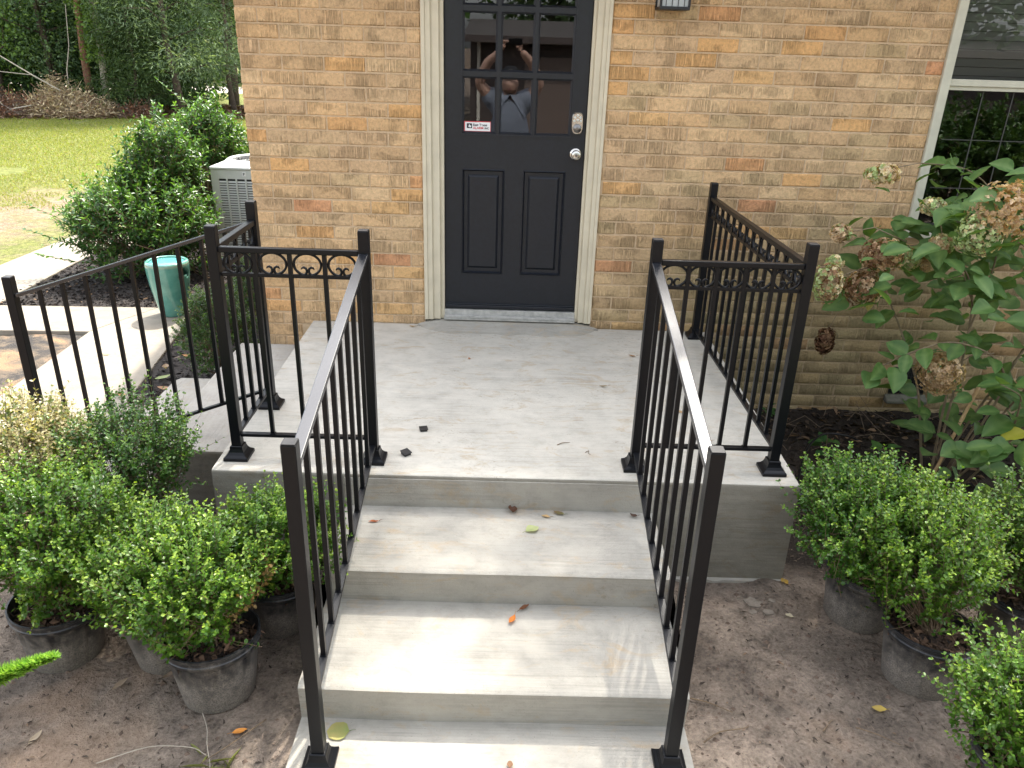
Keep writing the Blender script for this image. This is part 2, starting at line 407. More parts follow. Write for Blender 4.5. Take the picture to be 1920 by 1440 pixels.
# ramp of mortar rising to the threshold
mb = MB()
xa, xb = -.165, .945; n = 40
for i in range(n+1):
    t = i/n; x = xa+(xb-xa)*t; e = min(1, min(t, 1-t)*6)**.5
    jag = .02*mnoise.noise(Vector((x*9, 1, 2)))
    mb.v += [(x, -.15*e-.006+jag*e, .0262), (x, -.085*e-.004+jag, .0285+.012*e), (x, -.03, .030+.028*e), (x, .06, .0335+.031*e), ]
for i in range(n):
    for k in range(3): mb.f.append((i*4+k, (i+1)*4+k, (i+1)*4+k+1, i*4+k+1))
fo = mb.obj('doorway_mortar', M_CONC, smooth=True); fo['kind'] = 'structure'
# side steps going down to the left
def slab(name, pts, z0, zf, m, kind='structure', bev=.012):
    """pts polygon ccw; zf(x,y) top height"""
    n = len(pts); mb = MB()
    mb.v = [(x, y, zf(x, y)) for x, y in pts]+[(x, y, z0) for x, y in pts]
    mb.f = [tuple(range(n)), tuple(range(2*n-1, n-1, -1))]+[(i, i+n, (i+1) % n+n, (i+1) % n) for i in range(n)]
    o = mb.obj(name, m, bevel=bev); o['kind'] = kind; return o
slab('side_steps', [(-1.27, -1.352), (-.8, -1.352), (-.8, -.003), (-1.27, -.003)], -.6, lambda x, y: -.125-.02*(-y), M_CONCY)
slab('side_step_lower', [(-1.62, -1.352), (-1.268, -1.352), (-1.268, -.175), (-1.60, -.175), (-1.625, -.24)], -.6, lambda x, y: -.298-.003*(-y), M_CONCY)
wz = lambda x, y: -.452
slab('walkway', [(-2.70, -1.36), (-1.618, -1.36), (-1.618, -.262), (-1.931, -.256), (-2.125, 1.17), (-2.175, 1.58), (-2.50, 1.58), (-2.765, .975)], -.56, wz, M_WALK, bev=.008)
slab('walkway_branch', [(-3.87, 1.02), (-3.87, .925), (-2.769, .975), (-2.504, 1.58), (-3.80, 1.52), (-3.84, 2.9), (-3.83, 3.55), (-4.42, 3.95), (-4.47, 2.75), (-4.52, .9), (-3.9, .92)][1:10], -.56, wz, M_WALK, bev=.008)
slab('walkway_end', [(-3.826, 3.555), (-2.6, 3.60), (-2.6, 4.35), (-3.7, 4.5), (-4.416, 3.955)], -.57, lambda x, y: -.455, M_WALK, bev=.008)

# ------------------------------------------------------------------ the house
PZ, PX = .0767, .2263
house = empty('brick_house', (0, 0, GZ), 'tan brick house with a black glazed door in cream casing and a cream window', 'house')
HO = (0, 0, GZ)
WX0 = -1.1029; DL, DR = -.1187, .8973; WINL = 2.704; WINR = 3.75; WINB, WINT = .665, 2.1
TOPZ = 2.32
def hpart(mb, name, m, parent=None, smooth=False, bevel=0., kind=None):
    o = mb.obj(name, m, parent or house, HO, smooth, bevel)
    if kind: o['kind'] = kind
    return o
M_MORT, ns, ls, b = mat('mortar')
p = pos(ns, ls); c = ramp(ns, ls, noise(ns, ls, p, 40, 5, .7), [(.3, (.48, .34, .205)), (.7, (.60, .44, .28))])
x, y, z = sepxyz(ns, ls, p)
alg = ramp(ns, ls, math_(ns, ls, 'ADD', z, math_(ns, ls, 'MULTIPLY', noise(ns, ls, p, 4.0, 4), -.6)), [(-.0, .65), (.5, 0.)])
side = ramp(ns, ls, math_(ns, ls, 'MULTIPLY', x, .4), [(.38, .2), (.65, 1.)])
c = mix(ns, ls, math_(ns, ls, 'MULTIPLY', math_(ns, ls, 'MULTIPLY', alg, side), .45), c, (.14, .135, .08))
ls.new(c, b.inputs['Base Color']); b.inputs['Roughness'].default_value = .95
bump(ns, ls, b, noise(ns, ls, p, 120, 4), .004)
# backing wall in pieces round the openings (mortar plane 5 mm behind the brick faces)
mb = MB(); YB = .0048
mb.box(WX0+.004, DL, YB, .20, -.7, TOPZ)
mb.box(DL, DR, YB, .20, 2.18, TOPZ)
mb.box(DR, WINL, YB, .20, -.7, TOPZ)
mb.box(WINL, WINR, YB, .20, -.7, WINB)
mb.box(WINL, WINR, YB, .20, WINT, TOPZ)
mb.box(WINR, 9.0, YB, .20, -.7, TOPZ)
mb.box(WX0+.004, WX0+.2, .20, 8.0, -.7, TOPZ)
hpart(mb, 'wall', M_MORT)
mb = MB(); mb.box(8.8, 9.0, .20, 8.0, -.7, TOPZ); mb.box(WX0+.2, 8.8, 7.8, 8.0, -.7, TOPZ); mb.box(WX0+.2, 8.8, .21, 7.8, -.4, -.05)
mb.box(WX0+.2, 8.8, .21, 7.8, 2.30, 2.33)
mb.box(-.9, 8.8, 3.2, 3.3, -.05, 2.3)
hpart(mb, 'interior_wall', M_ROOM)
# roof with overhanging eaves
ex, ey = .38, .36
x0, x1, y0, y1, ze = WX0-ex, 9.3, -ey, 8.3, 2.34
mb = MB(); ym = (y0+y1)/2; zr = ze+1.7
mb.add([(x0,y0,ze+.02),(x1,y0,ze+.02),(x1,ym,zr),(x0,ym,zr),(x0,y1,ze+.02),(x1,y1,ze+.02),
        (x0,y0,ze+.09),(x1,y0,ze+.09),(x1,ym,zr+.07),(x0,ym,zr+.07),(x0,y1,ze+.09),(x1,y1,ze+.09)],
       [(0,1,2,3),(3,2,5,4),(6,9,8,7),(9,10,11,8),(0,6,7,1),(4,5,11,10),(0,3,9,6),(3,4,10,9),(1,7,8,2),(2,8,11,5)])
hpart(mb, 'roof', M_ROOF)
mb = MB(); mb.box(x0+.01, x1, y0+.02, 0.0, ze-.02, ze); mb.box(x0+.01, WX0, 0.0, y1, ze-.02, ze); mb.box(x0, x1, y0-.02, y0+.018, ze-.06, ze+.10)
mb.box(x0-.02, x0+.008, y0+.02, y1, ze-.06, ze+.10)
hpart(mb, 'soffit', M_SOFF)
# bricks
rb = random.Random(11)
TAN = [(.43,.300,.175), (.46,.325,.19), (.41,.295,.185), (.48,.345,.205), (.39,.275,.165), (.46,.315,.175), (.49,.365,.225), (.40,.295,.185)]
ORG = [(.49,.285,.125), (.50,.30,.13), (.47,.25,.12), (.50,.325,.155)]
OLV = [(.385, .295, .18), (.365, .285, .17), (.39, .30, .18)]
def brick_col(x, z):
    r = rb.random()
    if r < .70: c = rb.choice(TAN)
    elif r < .83: c = rb.choice(ORG)
    elif r < .86: c = (.42,.205,.11)
    else: c = rb.choice(OLV if x > .8 else TAN+OLV[:1])
    k = rb.uniform(.93, 1.07)
    return tuple(min(1, v*k*g_) for v, g_ in zip([.76*q+.24*m_ for q, m_ in zip(c, (.435, .31, .19))], (1.44, 1.345, 1.23)))
def brick_geo(x0, x1, z0, z1, yf, yb):
    e = .0045
    v = [(x0,yb,z0),(x1,yb,z0),(x1,yb,z1),(x0,yb,z1),(x0,yf+e,z0),(x1,yf+e,z0),(x1,yf+e,z1),(x0,yf+e,z1),
         (x0+e,yf,z0+e),(x1-e,yf,z0+e),(x1-e,yf,z1-e),(x0+e,yf,z1-e)]
    f = [(8,9,10,11),(4,5,9,8),(5,6,10,9),(6,7,11,10),(7,4,8,11),(0,1,5,4),(1,2,6,5),(2,3,7,6),(3,0,4,7)]
    return v, f
segs = []
J = .0088
def course(zt, xa, xb, phase):
    """bricks of one course between xa and xb"""
    k = math.floor((xa-phase)/PX)
    x = phase+k*PX
    while x < xb:
        a, b_ = max(x, xa), min(x+PX, xb)
        if b_-a > .035:
            segs.append((a+J/2 if a > xa+1e-6 else a, b_-J/2 if b_ < xb-1e-6 else b_, zt-PZ+J/2, zt-J/2))
        x += PX
for j in range(-7, 31):
    zt = 1.7705-j*PZ
    if zt > TOPZ+.02 or zt < -.55: continue
    jit = rb.uniform(-.012, .012)
    if zt-PZ < 2.17: course(zt, WX0, DL-.004, (WX0 if j % 2 else WX0+PX/2)+ (0 if j % 3 else .004))
    ph = 1.4705 if j % 2 == 0 else 1.4705+PX/2
    zb = zt-PZ
    if zb < 2.17: course(zt, DR+.004, (WINL-.002 if (zb < WINT and zt > WINB+.02) else 5.4), ph+jit)
    if zb < WINT and zt > WINB+.02: course(zt, WINR+.002, 5.4, ph+jit)
    if zt-PZ > 2.15: course(zt, WX0, 5.4, ph)
VENT = (2.835, 3.055, -.345, -.165)
def clip_vent(s):
    a, b_, z0, z1 = s
    if z1 > VENT[2] and z0 < VENT[3] and b_ > VENT[0] and a < VENT[1]:
        out = []
        if a < VENT[0]-.02: out.append((a, VENT[0]-.004, z0, z1))
        if b_ > VENT[1]+.02: out.append((VENT[1]+.004, b_, z0, z1))
        return out
    return [s]
segs = [t for s in segs for t in clip_vent(s)]
SEGS = []
for a, b_, z0, z1 in segs:
    if z0 > WINT-.05 and z0 > 2.1: pass
    if WINL-.05 < a < WINR and z0 < WINB < z1: z1 = WINB-.004
    if SX0 < (a+b_)/2 < SX1 and z1 < .032: continue
    if SX0 < (a+b_)/2 < SX1 and z0 < .031: z0 = .0315
    if a > 1.7 and z1 < -.44: pass
    SEGS.append((a, b_, z0, z1))
def score(s):
    a, b_, z0, z1 = s; x, z = (a+b_)/2, (z0+z1)/2
    if z > 1.84-.02*x or x > 2.75: return -1
    if x < DL: return 3+z*.1
    if z > .25: return 2-max(0, x-2.2)
    return .5 if x < 1.5 and z > 0 else .2
SEGS.sort(key=score, reverse=True)
jv, jf, jc = [], [], []
for i, (a, b_, z0, z1) in enumerate(SEGS):
    yf = rb.uniform(-.0016, .0014); z0 += rb.uniform(-.0008, .0008); z1 += rb.uniform(-.0008, .0008)
    v, f = brick_geo(a, b_, z0, z1, yf, YB+.004); c = brick_col((a+b_)/2, z0)
    if i < 300:
        m_ = MB(); m_.add(v, f); o = m_.obj('brick', MB_OBJ, house, HO); o.color = (*c, 1)
    else:
        o_ = len(jv); jv += v; jf += [tuple(q+o_ for q in t) for t in f]; jc += [c]*len(v)
o = npmesh('brick', np.array(jv)-np.array(HO), np.array(jf), MB_ATT, house, np.array(jc)); o['kind'] = 'stuff'
# crawl space vent: black sheet for recess shade, grille of bars, sloped sill brick
mb = MB(); a, b_, z0, z1 = VENT; mb.box(a, b_, .0030, .0046, z0, z1); ven = hpart(mb, 'vent_shade_sheet', M_DARK)
mb = MB(); n = 9
for i in range(n+1): mb.box(a+(b_-a)*i/n-.0018, a+(b_-a)*i/n+.0018, -.004, .003, z0, z1)
for i in range(7): mb.box(a, b_, -.0052, -.0042, z0+(z1-z0)*i/6-.0018, z0+(z1-z0)*i/6+.0018)
hpart(mb, 'grille', M_BLACKM, ven)
mb = MB(); mb.add([(a-.02,-.045,z0-.055),(b_+.02,-.045,z0-.055),(b_+.02,.004,z0-.05),(a-.02,.004,z0-.05),(a-.02,-.045,z0-.035),(b_+.02,-.045,z0-.035),(b_+.02,.004,z0-.003),(a-.02,.004,z0-.003)],
    [(0,3,2,1),(4,5,6,7),(0,1,5,4),(1,2,6,5),(2,3,7,6),(3,0,4,7)])
hpart(mb, 'vent_sill', simple('vent_sill_mortar', (.11,.105,.08), .9, var=.3, vscale=30, bmp=.002), ven, bevel=.004)

# door frame: brick mould casing and jamb
DY = .045; TH = .1265        # door face plane, door bottom
mb = MB()
def casing_side(x0, x1, mir):
    # stepped profile from outside to inside (offset, y)
    w_ = x1-x0
    st = [(0, .016), (.18, -.012), (.42, -.006), (.46, .002), (.80, .006), (.84, .022), (1.0, .022)]
    for k in range(len(st)-1):
        a = x0+w_*st[k][0] if not mir else x1-w_*st[k][0]
        b2 = x0+w_*st[k+1][0] if not mir else x1-w_*st[k+1][0]
        lo, hi = min(a, b2), max(a, b2)
        mb.box(lo, hi, st[k+1][1] if k else -.012, .06, .0645, 2.17)
casing_side(DL, 0., False); casing_side(.80, DR, True)
mb.box(DL, DR, -.0125, .06, 2.165, 2.20)
frame = hpart(mb, 'door_frame', M_TRIM, bevel=.0025)
mb = MB(); mb.box(.0, .80, -.012, .12, .0665, .094); mb.box(.0, .80, .02, .12, .094, .1235); mb.box(0, .8, -.016, -.013, .070, .078); mb.box(0, .8, -.016, -.013, .083, .088)
hpart(mb, 'threshold', M_ALU, bevel=.003)

# door slab with lites and raised panels; all coordinates on the door plane
LX = [(.103, .289), (.298, .489), (.498, .708)]
LX = [(.103, .291), (.309, .492), (.510, .709)]
LZ = [(1.163, 1.461), (1.489, 1.787), (1.815, 2.02)]
PXs = [(.101, .349), (.451, .699)]; PZs = (.348, .967)
mb = MB()
xe = sorted({.004, .796, *[v for t in LX for v in t], *[v for t in PXs for v in t]})
ze_ = sorted({TH, 2.155, *[v for t in LZ for v in t], *PZs})
def hole(x, z):
    return (any(a < x < b_ for a, b_ in LX) and any(a < z < b_ for a, b_ in LZ)) or (any(a < x < b_ for a, b_ in PXs) and PZs[0] < z < PZs[1])
for i in range(len(xe)-1):
    for k in range(len(ze_)-1):
        if not hole((xe[i]+xe[i+1])/2, (ze_[k]+ze_[k+1])/2):
            mb.add([(xe[i], DY, ze_[k]), (xe[i+1], DY, ze_[k]), (xe[i+1], DY, ze_[k+1]), (xe[i], DY, ze_[k+1])], [(0, 1, 2, 3)])
def ring(mb, r0, y0, r1, y1):
    a = [(r0[0], y0, r0[2]), (r0[1], y0, r0[2]), (r0[1], y0, r0[3]), (r0[0], y0, r0[3])]
    c = [(r1[0], y1, r1[2]), (r1[1], y1, r1[2]), (r1[1], y1, r1[3]), (r1[0], y1, r1[3])]
    mb.add(a+c, [(0, 1, 5, 4), (1, 2, 6, 5), (2, 3, 7, 6), (3, 0, 4, 7)])
def ins(r, d): return (r[0]+d, r[1]-d, r[2]+d, r[3]-d)
for a, b_ in LX:
    for c0, c1 in LZ:
        r = (a, b_, c0, c1); ring(mb, r, DY, ins(r, .010), DY+.012)
for a, b_ in PXs:
    r = (a, b_, *PZs)
    ring(mb, r, DY, ins(r, .006), DY-.006); ring(mb, ins(r, .006), DY-.006, ins(r, .014), DY+.011)
    ring(mb, ins(r, .014), DY+.011, ins(r, .034), DY+.011); ring(mb, ins(r, .034), DY+.011, ins(r, .046), DY+.0005)
    q = ins(r, .046); mb.add([(q[0], DY+.0005, q[2]), (q[1], DY+.0005, q[2]), (q[1], DY+.0005, q[3]), (q[0], DY+.0005, q[3])], [(0, 1, 2, 3)])
mb.box(.004, .0045, DY, DY+.04, TH, 2.155); mb.box(.7955, .796, DY, DY+.04, TH, 2.155)
mb.box(.004, .796, DY+.0005, DY+.04, TH-.003, TH)
# lite frame bead round the nine panes
x0, x1, z0, z1 = .085, .727, 1.145, 2.04
for bx in ((x0, x0+.014, z0, z1), (x1-.014, x1, z0, z1)): mb.box(bx[0], bx[1], DY-.005, DY+.001, bx[2], bx[3])
for bz in ((z0, z0+.013), (z1-.013, z1)): mb.box(x0+.014, x1-.014, DY-.0052, DY+.001, bz[0], bz[1])
door = hpart(mb, 'door', M_DOOR)
for a, b_ in LX:
    for c0, c1 in LZ:
        m_ = MB(); m_.add([(a+.008, DY+.012, c0+.008), (b_-.008, DY+.012, c0+.008), (b_-.008, DY+.012, c1-.008), (a+.008, DY+.012, c1-.008)], [(0, 1, 2, 3)])
        hpart(m_, 'pane', M_GLASS, door)
mb = MB(); mb.box(.006, .794, DY-.016, DY-.0003, TH+.006, TH+.026); mb.box(.006, .794, DY-.009, DY-.0003, TH+.026, TH+.034)
hpart(mb, 'door_sweep', M_DOOR, door, bevel=.003)
# knob and keypad deadbolt
kx = .748
def disc_lathe(prof, c, sx=1., sz=1., n=28):
    m_ = MB(); m_.lathe(prof, n, (0, 0, 0))
    m_.v = [(c[0]+v[0]*sx, c[1]-v[2], c[2]+v[1]*sz) for v in m_.v]; m_.f = [t for t in m_.f]
    return m_
o = hpart(disc_lathe([(.034, 0), (.034, .004), (.030, .009), (.016, .012), (.013, .03), (.020, .036), (.027, .046), (.027, .054), (.021, .061), (.010, .063)], (kx, DY, 1.066)), 'door_knob', M_NICK, door, True)
hpart(disc_lathe([(.0085, 0), (.0085, .0015), (.006, .002)], (kx, DY-.063, 1.066)), 'keyhole', M_NICKD, door, True)
mb = MB(); out = []
W_, H_ = .0325, .060
for k in range(40):
    a = 2*math.pi*k/40; cx, cz = math.cos(a), math.sin(a)
    out.append((W_*math.copysign(abs(cx)**.62, cx), H_*math.copysign(abs(cz)**.62, cz)))
zc = 1.233
for (s_, yy) in ((1, 0), (1, .010), (.90, .017), (.86, .017)):
    mb.v += [(kx+a*s_, DY-yy, zc+c_*s_) for a, c_ in out]
for j in range(3): mb.f += [(j*40+k, j*40+(k+1) % 40, (j+1)*40+(k+1) % 40, (j+1)*40+k) for k in range(40)]
mb.f.append(tuple(120+k for k in range(40)))
hpart(mb, 'keypad_lock', M_NICK, door)
m_ = disc_lathe([(.024, 0), (.024, .006), (.021, .009), (.014, .009), (.013, .012), (.004, .012)], (kx, DY-.0165, zc-.026)); hpart(m_, 'lock_cylinder', M_NICKD, door, True)
M_BTN = simple('pale_button', (.62, .64, .60), .4)
for (dx, dz) in ((0, .043), (-.015, .032), (.015, .032), (-.018, .014), (0, .019), (.018, .014)):
    hpart(disc_lathe([(.0058, 0), (.0058, .0025), (.0045, .0035)], (kx+dx, DY-.0168, zc+dz), n=14), 'keypad_button', M_BTN, door, True)
# alarm sticker on the lower left pane
st = empty('alarm_sticker', (.183, DY+.0115, 1.197), 'white alarm company sticker with a red border on the lower left door pane', 'sticker')
SO = (.183, DY+.0115, 1.197)
def flat(mb, x0, x1, z0, z1, y): mb.add([(x0, y, z0), (x1, y, z0), (x1, y, z1), (x0, y, z1)], [(0, 1, 2, 3)])
sx0, sx1, sz0, sz1 = .110, .262, 1.168, 1.226
M_RED = simple('sticker_red', (.55, .06, .07), .4); M_SW = simple('sticker_white', (.75, .75, .74), .4); M_INK = simple('sticker_ink', (.02, .02, .03), .5)
mb = MB(); mb.box(sx0, sx1, DY+.0108, DY+.0115, sz0, sz1); mb.obj('sticker_border', M_RED, st, SO)
mb = MB(); flat(mb, sx0+.007, sx1-.003, sz0+.006, sz1-.0045, DY+.0104); mb.obj('sticker_sheet', M_SW, st, SO)
mb = MB(); flat(mb, sx0+.005, sx0+.085, sz1-.005, sz1-.001, DY+.0102); mb.obj('sticker_bar', M_RED, st, SO)
mb = MB(); flat(mb, sx0+.017, sx0+.047, sz0+.020, sz0+.046, DY+.0100); mb.obj('emblem_square', M_INK, st, SO)
# star-like state outline
tx = [(.0,.5),(.35,.5),(.35,.1),(.9,.0),(1.,-.35),(.75,-.5),(.5,-.9),(.35,-.95),(.2,-.6),(.0,-.45),(-.15,-.6),(-.45,-.15),(-.05,-.1)]
mb = MB(); mb.v = [(sx0+.030+x*.013, DY+.0097, sz0+.034+z*.012) for x, z in tx]; mb.f = [tuple(range(len(tx)))[::-1]]; mb.obj('emblem', M_SW, st, SO)
def text(s, size, x, z, y, m, parent, origin, name='lettering', sxx=1., bold=.0):
    cu = bpy.data.curves.new(name, 'FONT'); cu.body = s; cu.size = size; cu.extrude = .0001; cu.offset = bold
    o = bpy.data.objects.new(name, cu); COL.objects.link(o)
    bpy.context.view_layer.update()
    dg = bpy.context.evaluated_depsgraph_get(); me = bpy.data.meshes.new_from_object(o.evaluated_get(dg))
    bpy.data.objects.remove(o); me.materials.clear(); me.materials.append(m)
    o = bpy.data.objects.new(name, me); COL.objects.link(o); o.parent = parent
    o.rotation_euler = (R(90), 0, 0); o.scale = (sxx, 1, 1); o.location = Vector((x, y, z))-Vector(origin); return o
text('East Texas', .0175, sx0+.052, sz0+.033, DY+.0100, M_INK, st, SO, sxx=1.05, bold=.0006)
text('ALARM', .0185, sx0+.052, sz0+.016, DY+.0100, M_RED, st, SO, sxx=1.0, bold=.0006)
text('INC', .0145, sx0+.117, sz0+.0165, DY+.0100, M_INK, st, SO, sxx=1.0, bold=.0006)

# window on the right
wx0, wx1 = WINL, WINR
mb = MB()
mb.box(wx0, wx0+.050, -.016, .10, WINB+.03, WINT); mb.box(wx1-.05, wx1, -.016, .10, WINB+.03, WINT)
mb.box(wx0+.05, wx1-.05, -.016, .10, WINT-.05, WINT)
win = hpart(mb, 'window', M_WHITE, bevel=.003)
mb = MB(); mb.box(wx0-.01, wx1+.01, -.05, .10, WINB, WINB+.03); hpart(mb, 'window_sill', M_WHITE, win, bevel=.003)
mb = MB(); mb.box(wx0+.05, wx1-.05, .012, .04, 1.492, 1.527); mb.box(wx0+.05, wx1-.05, .022, .05, 1.470, 1.4915)
hpart(mb, 'meeting_rail', M_WHITE, win, bevel=.002)
mb = MB(); mb.box(wx0+.05, wx0+.078, .050, .07, WINB+.03, 1.47); mb.box(wx1-.078, wx1-.05, .050, .07, WINB+.03, 1.47); mb.box(wx0+.078, wx1-.078, .05, .07, WINB+.03, WINB+.07)
hpart(mb, 'lower_sash', M_BLACKM, win)
M_GRILLE = simple('grille_grey', (.045, .045, .042), .5)
for xx in (2.985, 3.155, 3.325, 3.495):
    mb = MB(); mb.box(xx-.0035, xx+.0030, .0550, .0562, WINB+.07, 1.468); hpart(mb, 'muntin', M_GRILLE, win)
for zz in (1.208, .94):
    mb = MB(); mb.box(wx0+.11, wx1-.08,   .0535, .0548, zz-.0024, zz+.0024); hpart(mb, 'muntin', M_GRILLE, win)
mb = MB(); flat(mb, wx0+.05, wx1-.05, 1.527, WINT-.05, .030); hpart(mb, 'pane', M_WGLASS, win)
mb = MB(); flat(mb, wx0+.078, wx1-.078, WINB+.07, 1.47, .058); hpart(mb, 'pane', M_WGLASS, win)
mb = MB()
for i in range(14):
    zz = 1.5+i*.045; mb.add([(wx0+.06, .11, zz), (wx1-.06, .11, zz), (wx1-.06, .118, zz+.043), (wx0+.06, .118, zz+.043)], [(0, 1, 2, 3)])
hpart(mb, 'window_blind', simple('blind_grey', (.34, .33, .31), .8), win)

# wall lantern, only its foot in view
lan = empty('wall_lantern', (1.195, -.07, 1.82), 'black metal wall lantern with frosted panes high beside the door', 'lantern')
LO = (1.195, -.07, 1.82)
mb = MB(); mb.box(1.117, 1.272, -.148, .002, 1.815, 1.830)
for (px_, py_) in ((1.122, -.143), (1.267, -.143), (1.122, -.008), (1.267, -.008)): mb.box(px_-.006, px_+.006, py_-.006, py_+.006, 1.830, 2.05)
for i in (1, 2, 3, 4): mb.box(1.117+i*.031-.002, 1.117+i*.031+.002, -.147, -.143, 1.830, 2.05)
mb.box(1.107, 1.282, -.158, .002, 2.05, 2.07); mb.box(1.15, 1.24, -.10, .002, 2.07, 2.12)
mb.obj('lantern_frame', M_BLACKM, lan, LO, bevel=.002)
mb = MB(); mb.box(1.125, 1.264, -.139, -.011, 1.831, 2.049); mb.obj('lantern_glass', simple('frosted_pane', (.42, .44, .43), .4), lan, LO)

# ------------------------------------------------------------------ railings
PW = .040; BW = .0155
def post_shoe(c):
    x, y, z = c; m_ = MB()
    prof = [(.050, 0), (.050, .012), (.046, .016), (.038, .022), (.031, .032), (.027, .044), (.0255, .056), (.0225, .058)]
    vs = []
    for r, h in prof: vs += [(x-r, y-r, z+h), (x+r, y-r, z+h), (x+r, y+r, z+h), (x-r, y+r, z+h)]
    m_.v = vs; m_.f = [(i*4+k, i*4+(k+1) % 4, (i+1)*4+(k+1) % 4, (i+1)*4+k) for i in range(len(prof)-1) for k in range(4)]
    m_.f += [(3, 2, 1, 0), (28, 29, 30, 31)]
    return m_
def post(root, O, x, y, z0, z1):
    m_ = MB(); m_.box(x-PW/2, x+PW/2, y-PW/2, y+PW/2, z0+.002, z1-.003); p_ = m_.obj('post', M_BLACK, root, O, bevel=.0022)
    s_ = post_shoe((x, y, z0+.001)).obj('post_base', M_BLACK, p_, O); 
    m_ = MB(); m_.box(x-PW/2+.0012, x+PW/2-.0012, y-PW/2+.0012, y+PW/2-.0012, z1-.003, z1+.001); m_.obj('post_cap', M_BLACKM, p_, O, bevel=.0015)
    return p_
def rail(root, O, a, b_, w_, h_, name='top_rail'):
    m_ = MB(); m_.bar(a, b_, w_, h_); return m_.obj(name, M_GLOSS if name == 'handrail' else M_BLACK, root, O, bevel=.003 if name == 'handrail' or name == 'top_rail' else .0015)
def bal(root, O, x, y, z0, z1):
    m_ = MB(); m_.box(x-BW/2, x+BW/2, y-BW/2, y+BW/2, z0, z1)
    m_.box(x-BW*.72, x+BW*.72, y-BW*.72, y+BW*.72, z0, z0+.004)
    return m_.obj('baluster', M_BLACK, root, O)
# scroll in the XZ plane, centred
half = []
W2, H2 = .052, .0425
for t in np.linspace(90, -68, 16): half.append((W2*math.cos(R(t)), H2*math.sin(R(t))))
half += [(.012, -.0395), (.0055, -.033), (.0035, -.024), (.0065, -.015), (.014, -.0105), (.021, -.0125), (.025, -.0185)]
smb = MB()
path = [(-x, 0, z) for x, z in reversed(half)]+[(x, 0, z) for x, z in half[1:]]
nn = len(path); rad = [.0052]*nn; rad[0] = rad[-1] = .002; rad[1] = rad[-2] = .0038
smb.tube(path, rad, 6)
SCROLL = bpy.data.meshes.new('scroll'); SCROLL.from_pydata(smb.v, [], smb.f); SCROLL.materials.append(M_BLACK); SCROLL.shade_smooth()
def scroll(root, O, x, y, z, rz=0):
    o = bpy.data.objects.new('scroll', SCROLL); COL.objects.link(o); o.parent = root
    o.location = Vector((x, y, z))-Vector(O); o.rotation_euler = (0, 0, rz); return o
ZT, ZS, ZB = .893, .796, .108
def level_panel(root, O, a, b_, n, sides, z0a=0., z0b=0., cap=.026):
    """panel with scroll band between post centres a and b; n bars, scroll between bars"""
    ax, ay = a; bx, by = b_; L = math.hypot(bx-ax, by-ay); ux, uy = (bx-ax)/L, (by-ay)/L
    hw = PW/2+.001
    A = lambda t, z, zz0=0: (ax+ux*t, ay+uy*t, z+z0a+(z0b-z0a)*t/L)
    rail(root, O, A(hw, ZT), A(L-hw, ZT), cap, .022, 'top_rail')
    rail(root, O, A(hw, ZS), A(L-hw, ZS), .0125, .0145, 'middle_rail'); rail(root, O, A(hw, ZB), A(L-hw, ZB), .024, .014, 'bottom_rail')
    Li = L-2*hw; pit = Li/n
    ang = math.atan2(uy, ux)
    off = 0 if sides == 'l' else pit
    for i in range(n):
        t = hw+(i+.5)*pit*1.0
        scroll(root, O, *A(t, (ZT+ZS)/2-.003), ang)
        if i < n-1 or sides == 'both':
            tb = hw+(i+1)*pit
            if i < n-1: bal(root, O, *A(tb, 0)[:2], ZB+.006+A(tb, 0)[2], ZT-.01+A(tb, 0)[2])
def slope_panel(root, O, a, b_, za, zb, la, lb, n, wtop=.036):
    """a upper post, b lower post; za,zb handrail heights; la,lb lower rail heights"""
    ax, ay = a; bx, by = b_; L = math.hypot(bx-ax, by-ay); ux, uy = (bx-ax)/L, (by-ay)/L; hw = PW/2
    P_ = lambda t, u, v: (ax+ux*t, ay+uy*t, u+(v-u)*t/L)
    rail(root, O, P_(hw-.001, za, zb), P_(L-hw+.001, za, zb), wtop, .018, 'handrail')
    rail(root, O, P_(hw-.001, la, lb), P_(L-hw+.001, la, lb), .024, .013, 'bottom_rail')
    for i in range(n):
        t = hw+(L-2*hw)*(i+1)/(n+1); x, y, zt = P_(t, za, zb); zl = P_(t, la, lb)[2]
        bal(root, O, x, y, zl+.003, zt-.006)
xA, xC, xD, xE, YF, YBk = -.7292, -.1592, .9436, 1.5278, -1.6605, -1.1785
O1 = (-.45, -1.66, 0.0)
rl = empty('railing', O1, 'black metal railing left of the front steps, turning down the side steps too', 'railing', 'porch railings')
post(rl, O1, xA, YF, .002, .9815); post(rl, O1, xC, YF, .002, .9815); post(rl, O1, xA, YBk, .011, .9815)
post(rl, O1, -.160, -2.7876, -.452, .688); post(rl, O1, -1.852, YBk, -.452, .614)
level_panel(rl, O1, (xA, YF), (xC, YF), 4, 'l'); level_panel(rl, O1, (xA, YF), (xA, YBk), 4, 'l', cap=.030)
slope_panel(rl, O1, (xC, YF), (-.160, -2.7876), .893, .607, .082, -.183, 8)
slope_panel(rl, O1, (xA, YBk), (-1.852, YBk), .893, .520, .100, -.318, 9, .026)
O2 = (1.23, -1.66, 0.0)
rr = empty('railing', O2, 'black metal railing right of the front steps, reaching back to the brick wall', 'railing', 'porch railings')
post(rr, O2, xD, YF, .002, .9815); post(rr, O2, xE, YF, .002, .9815); post(rr, O2, xE, -.0894, .029, .950)
post(rr, O2, .9436, -2.7647, -.452, .688)
level_panel(rr, O2, (xD, YF), (xE, YF), 5, 'l'); level_panel(rr, O2, (xE, YF), (xE, -.0894), 13, 'l', 0., -.028, cap=.030)
slope_panel(rr, O2, (xD, YF), (.9436, -2.7647), .893, .607, .082, -.183, 8)
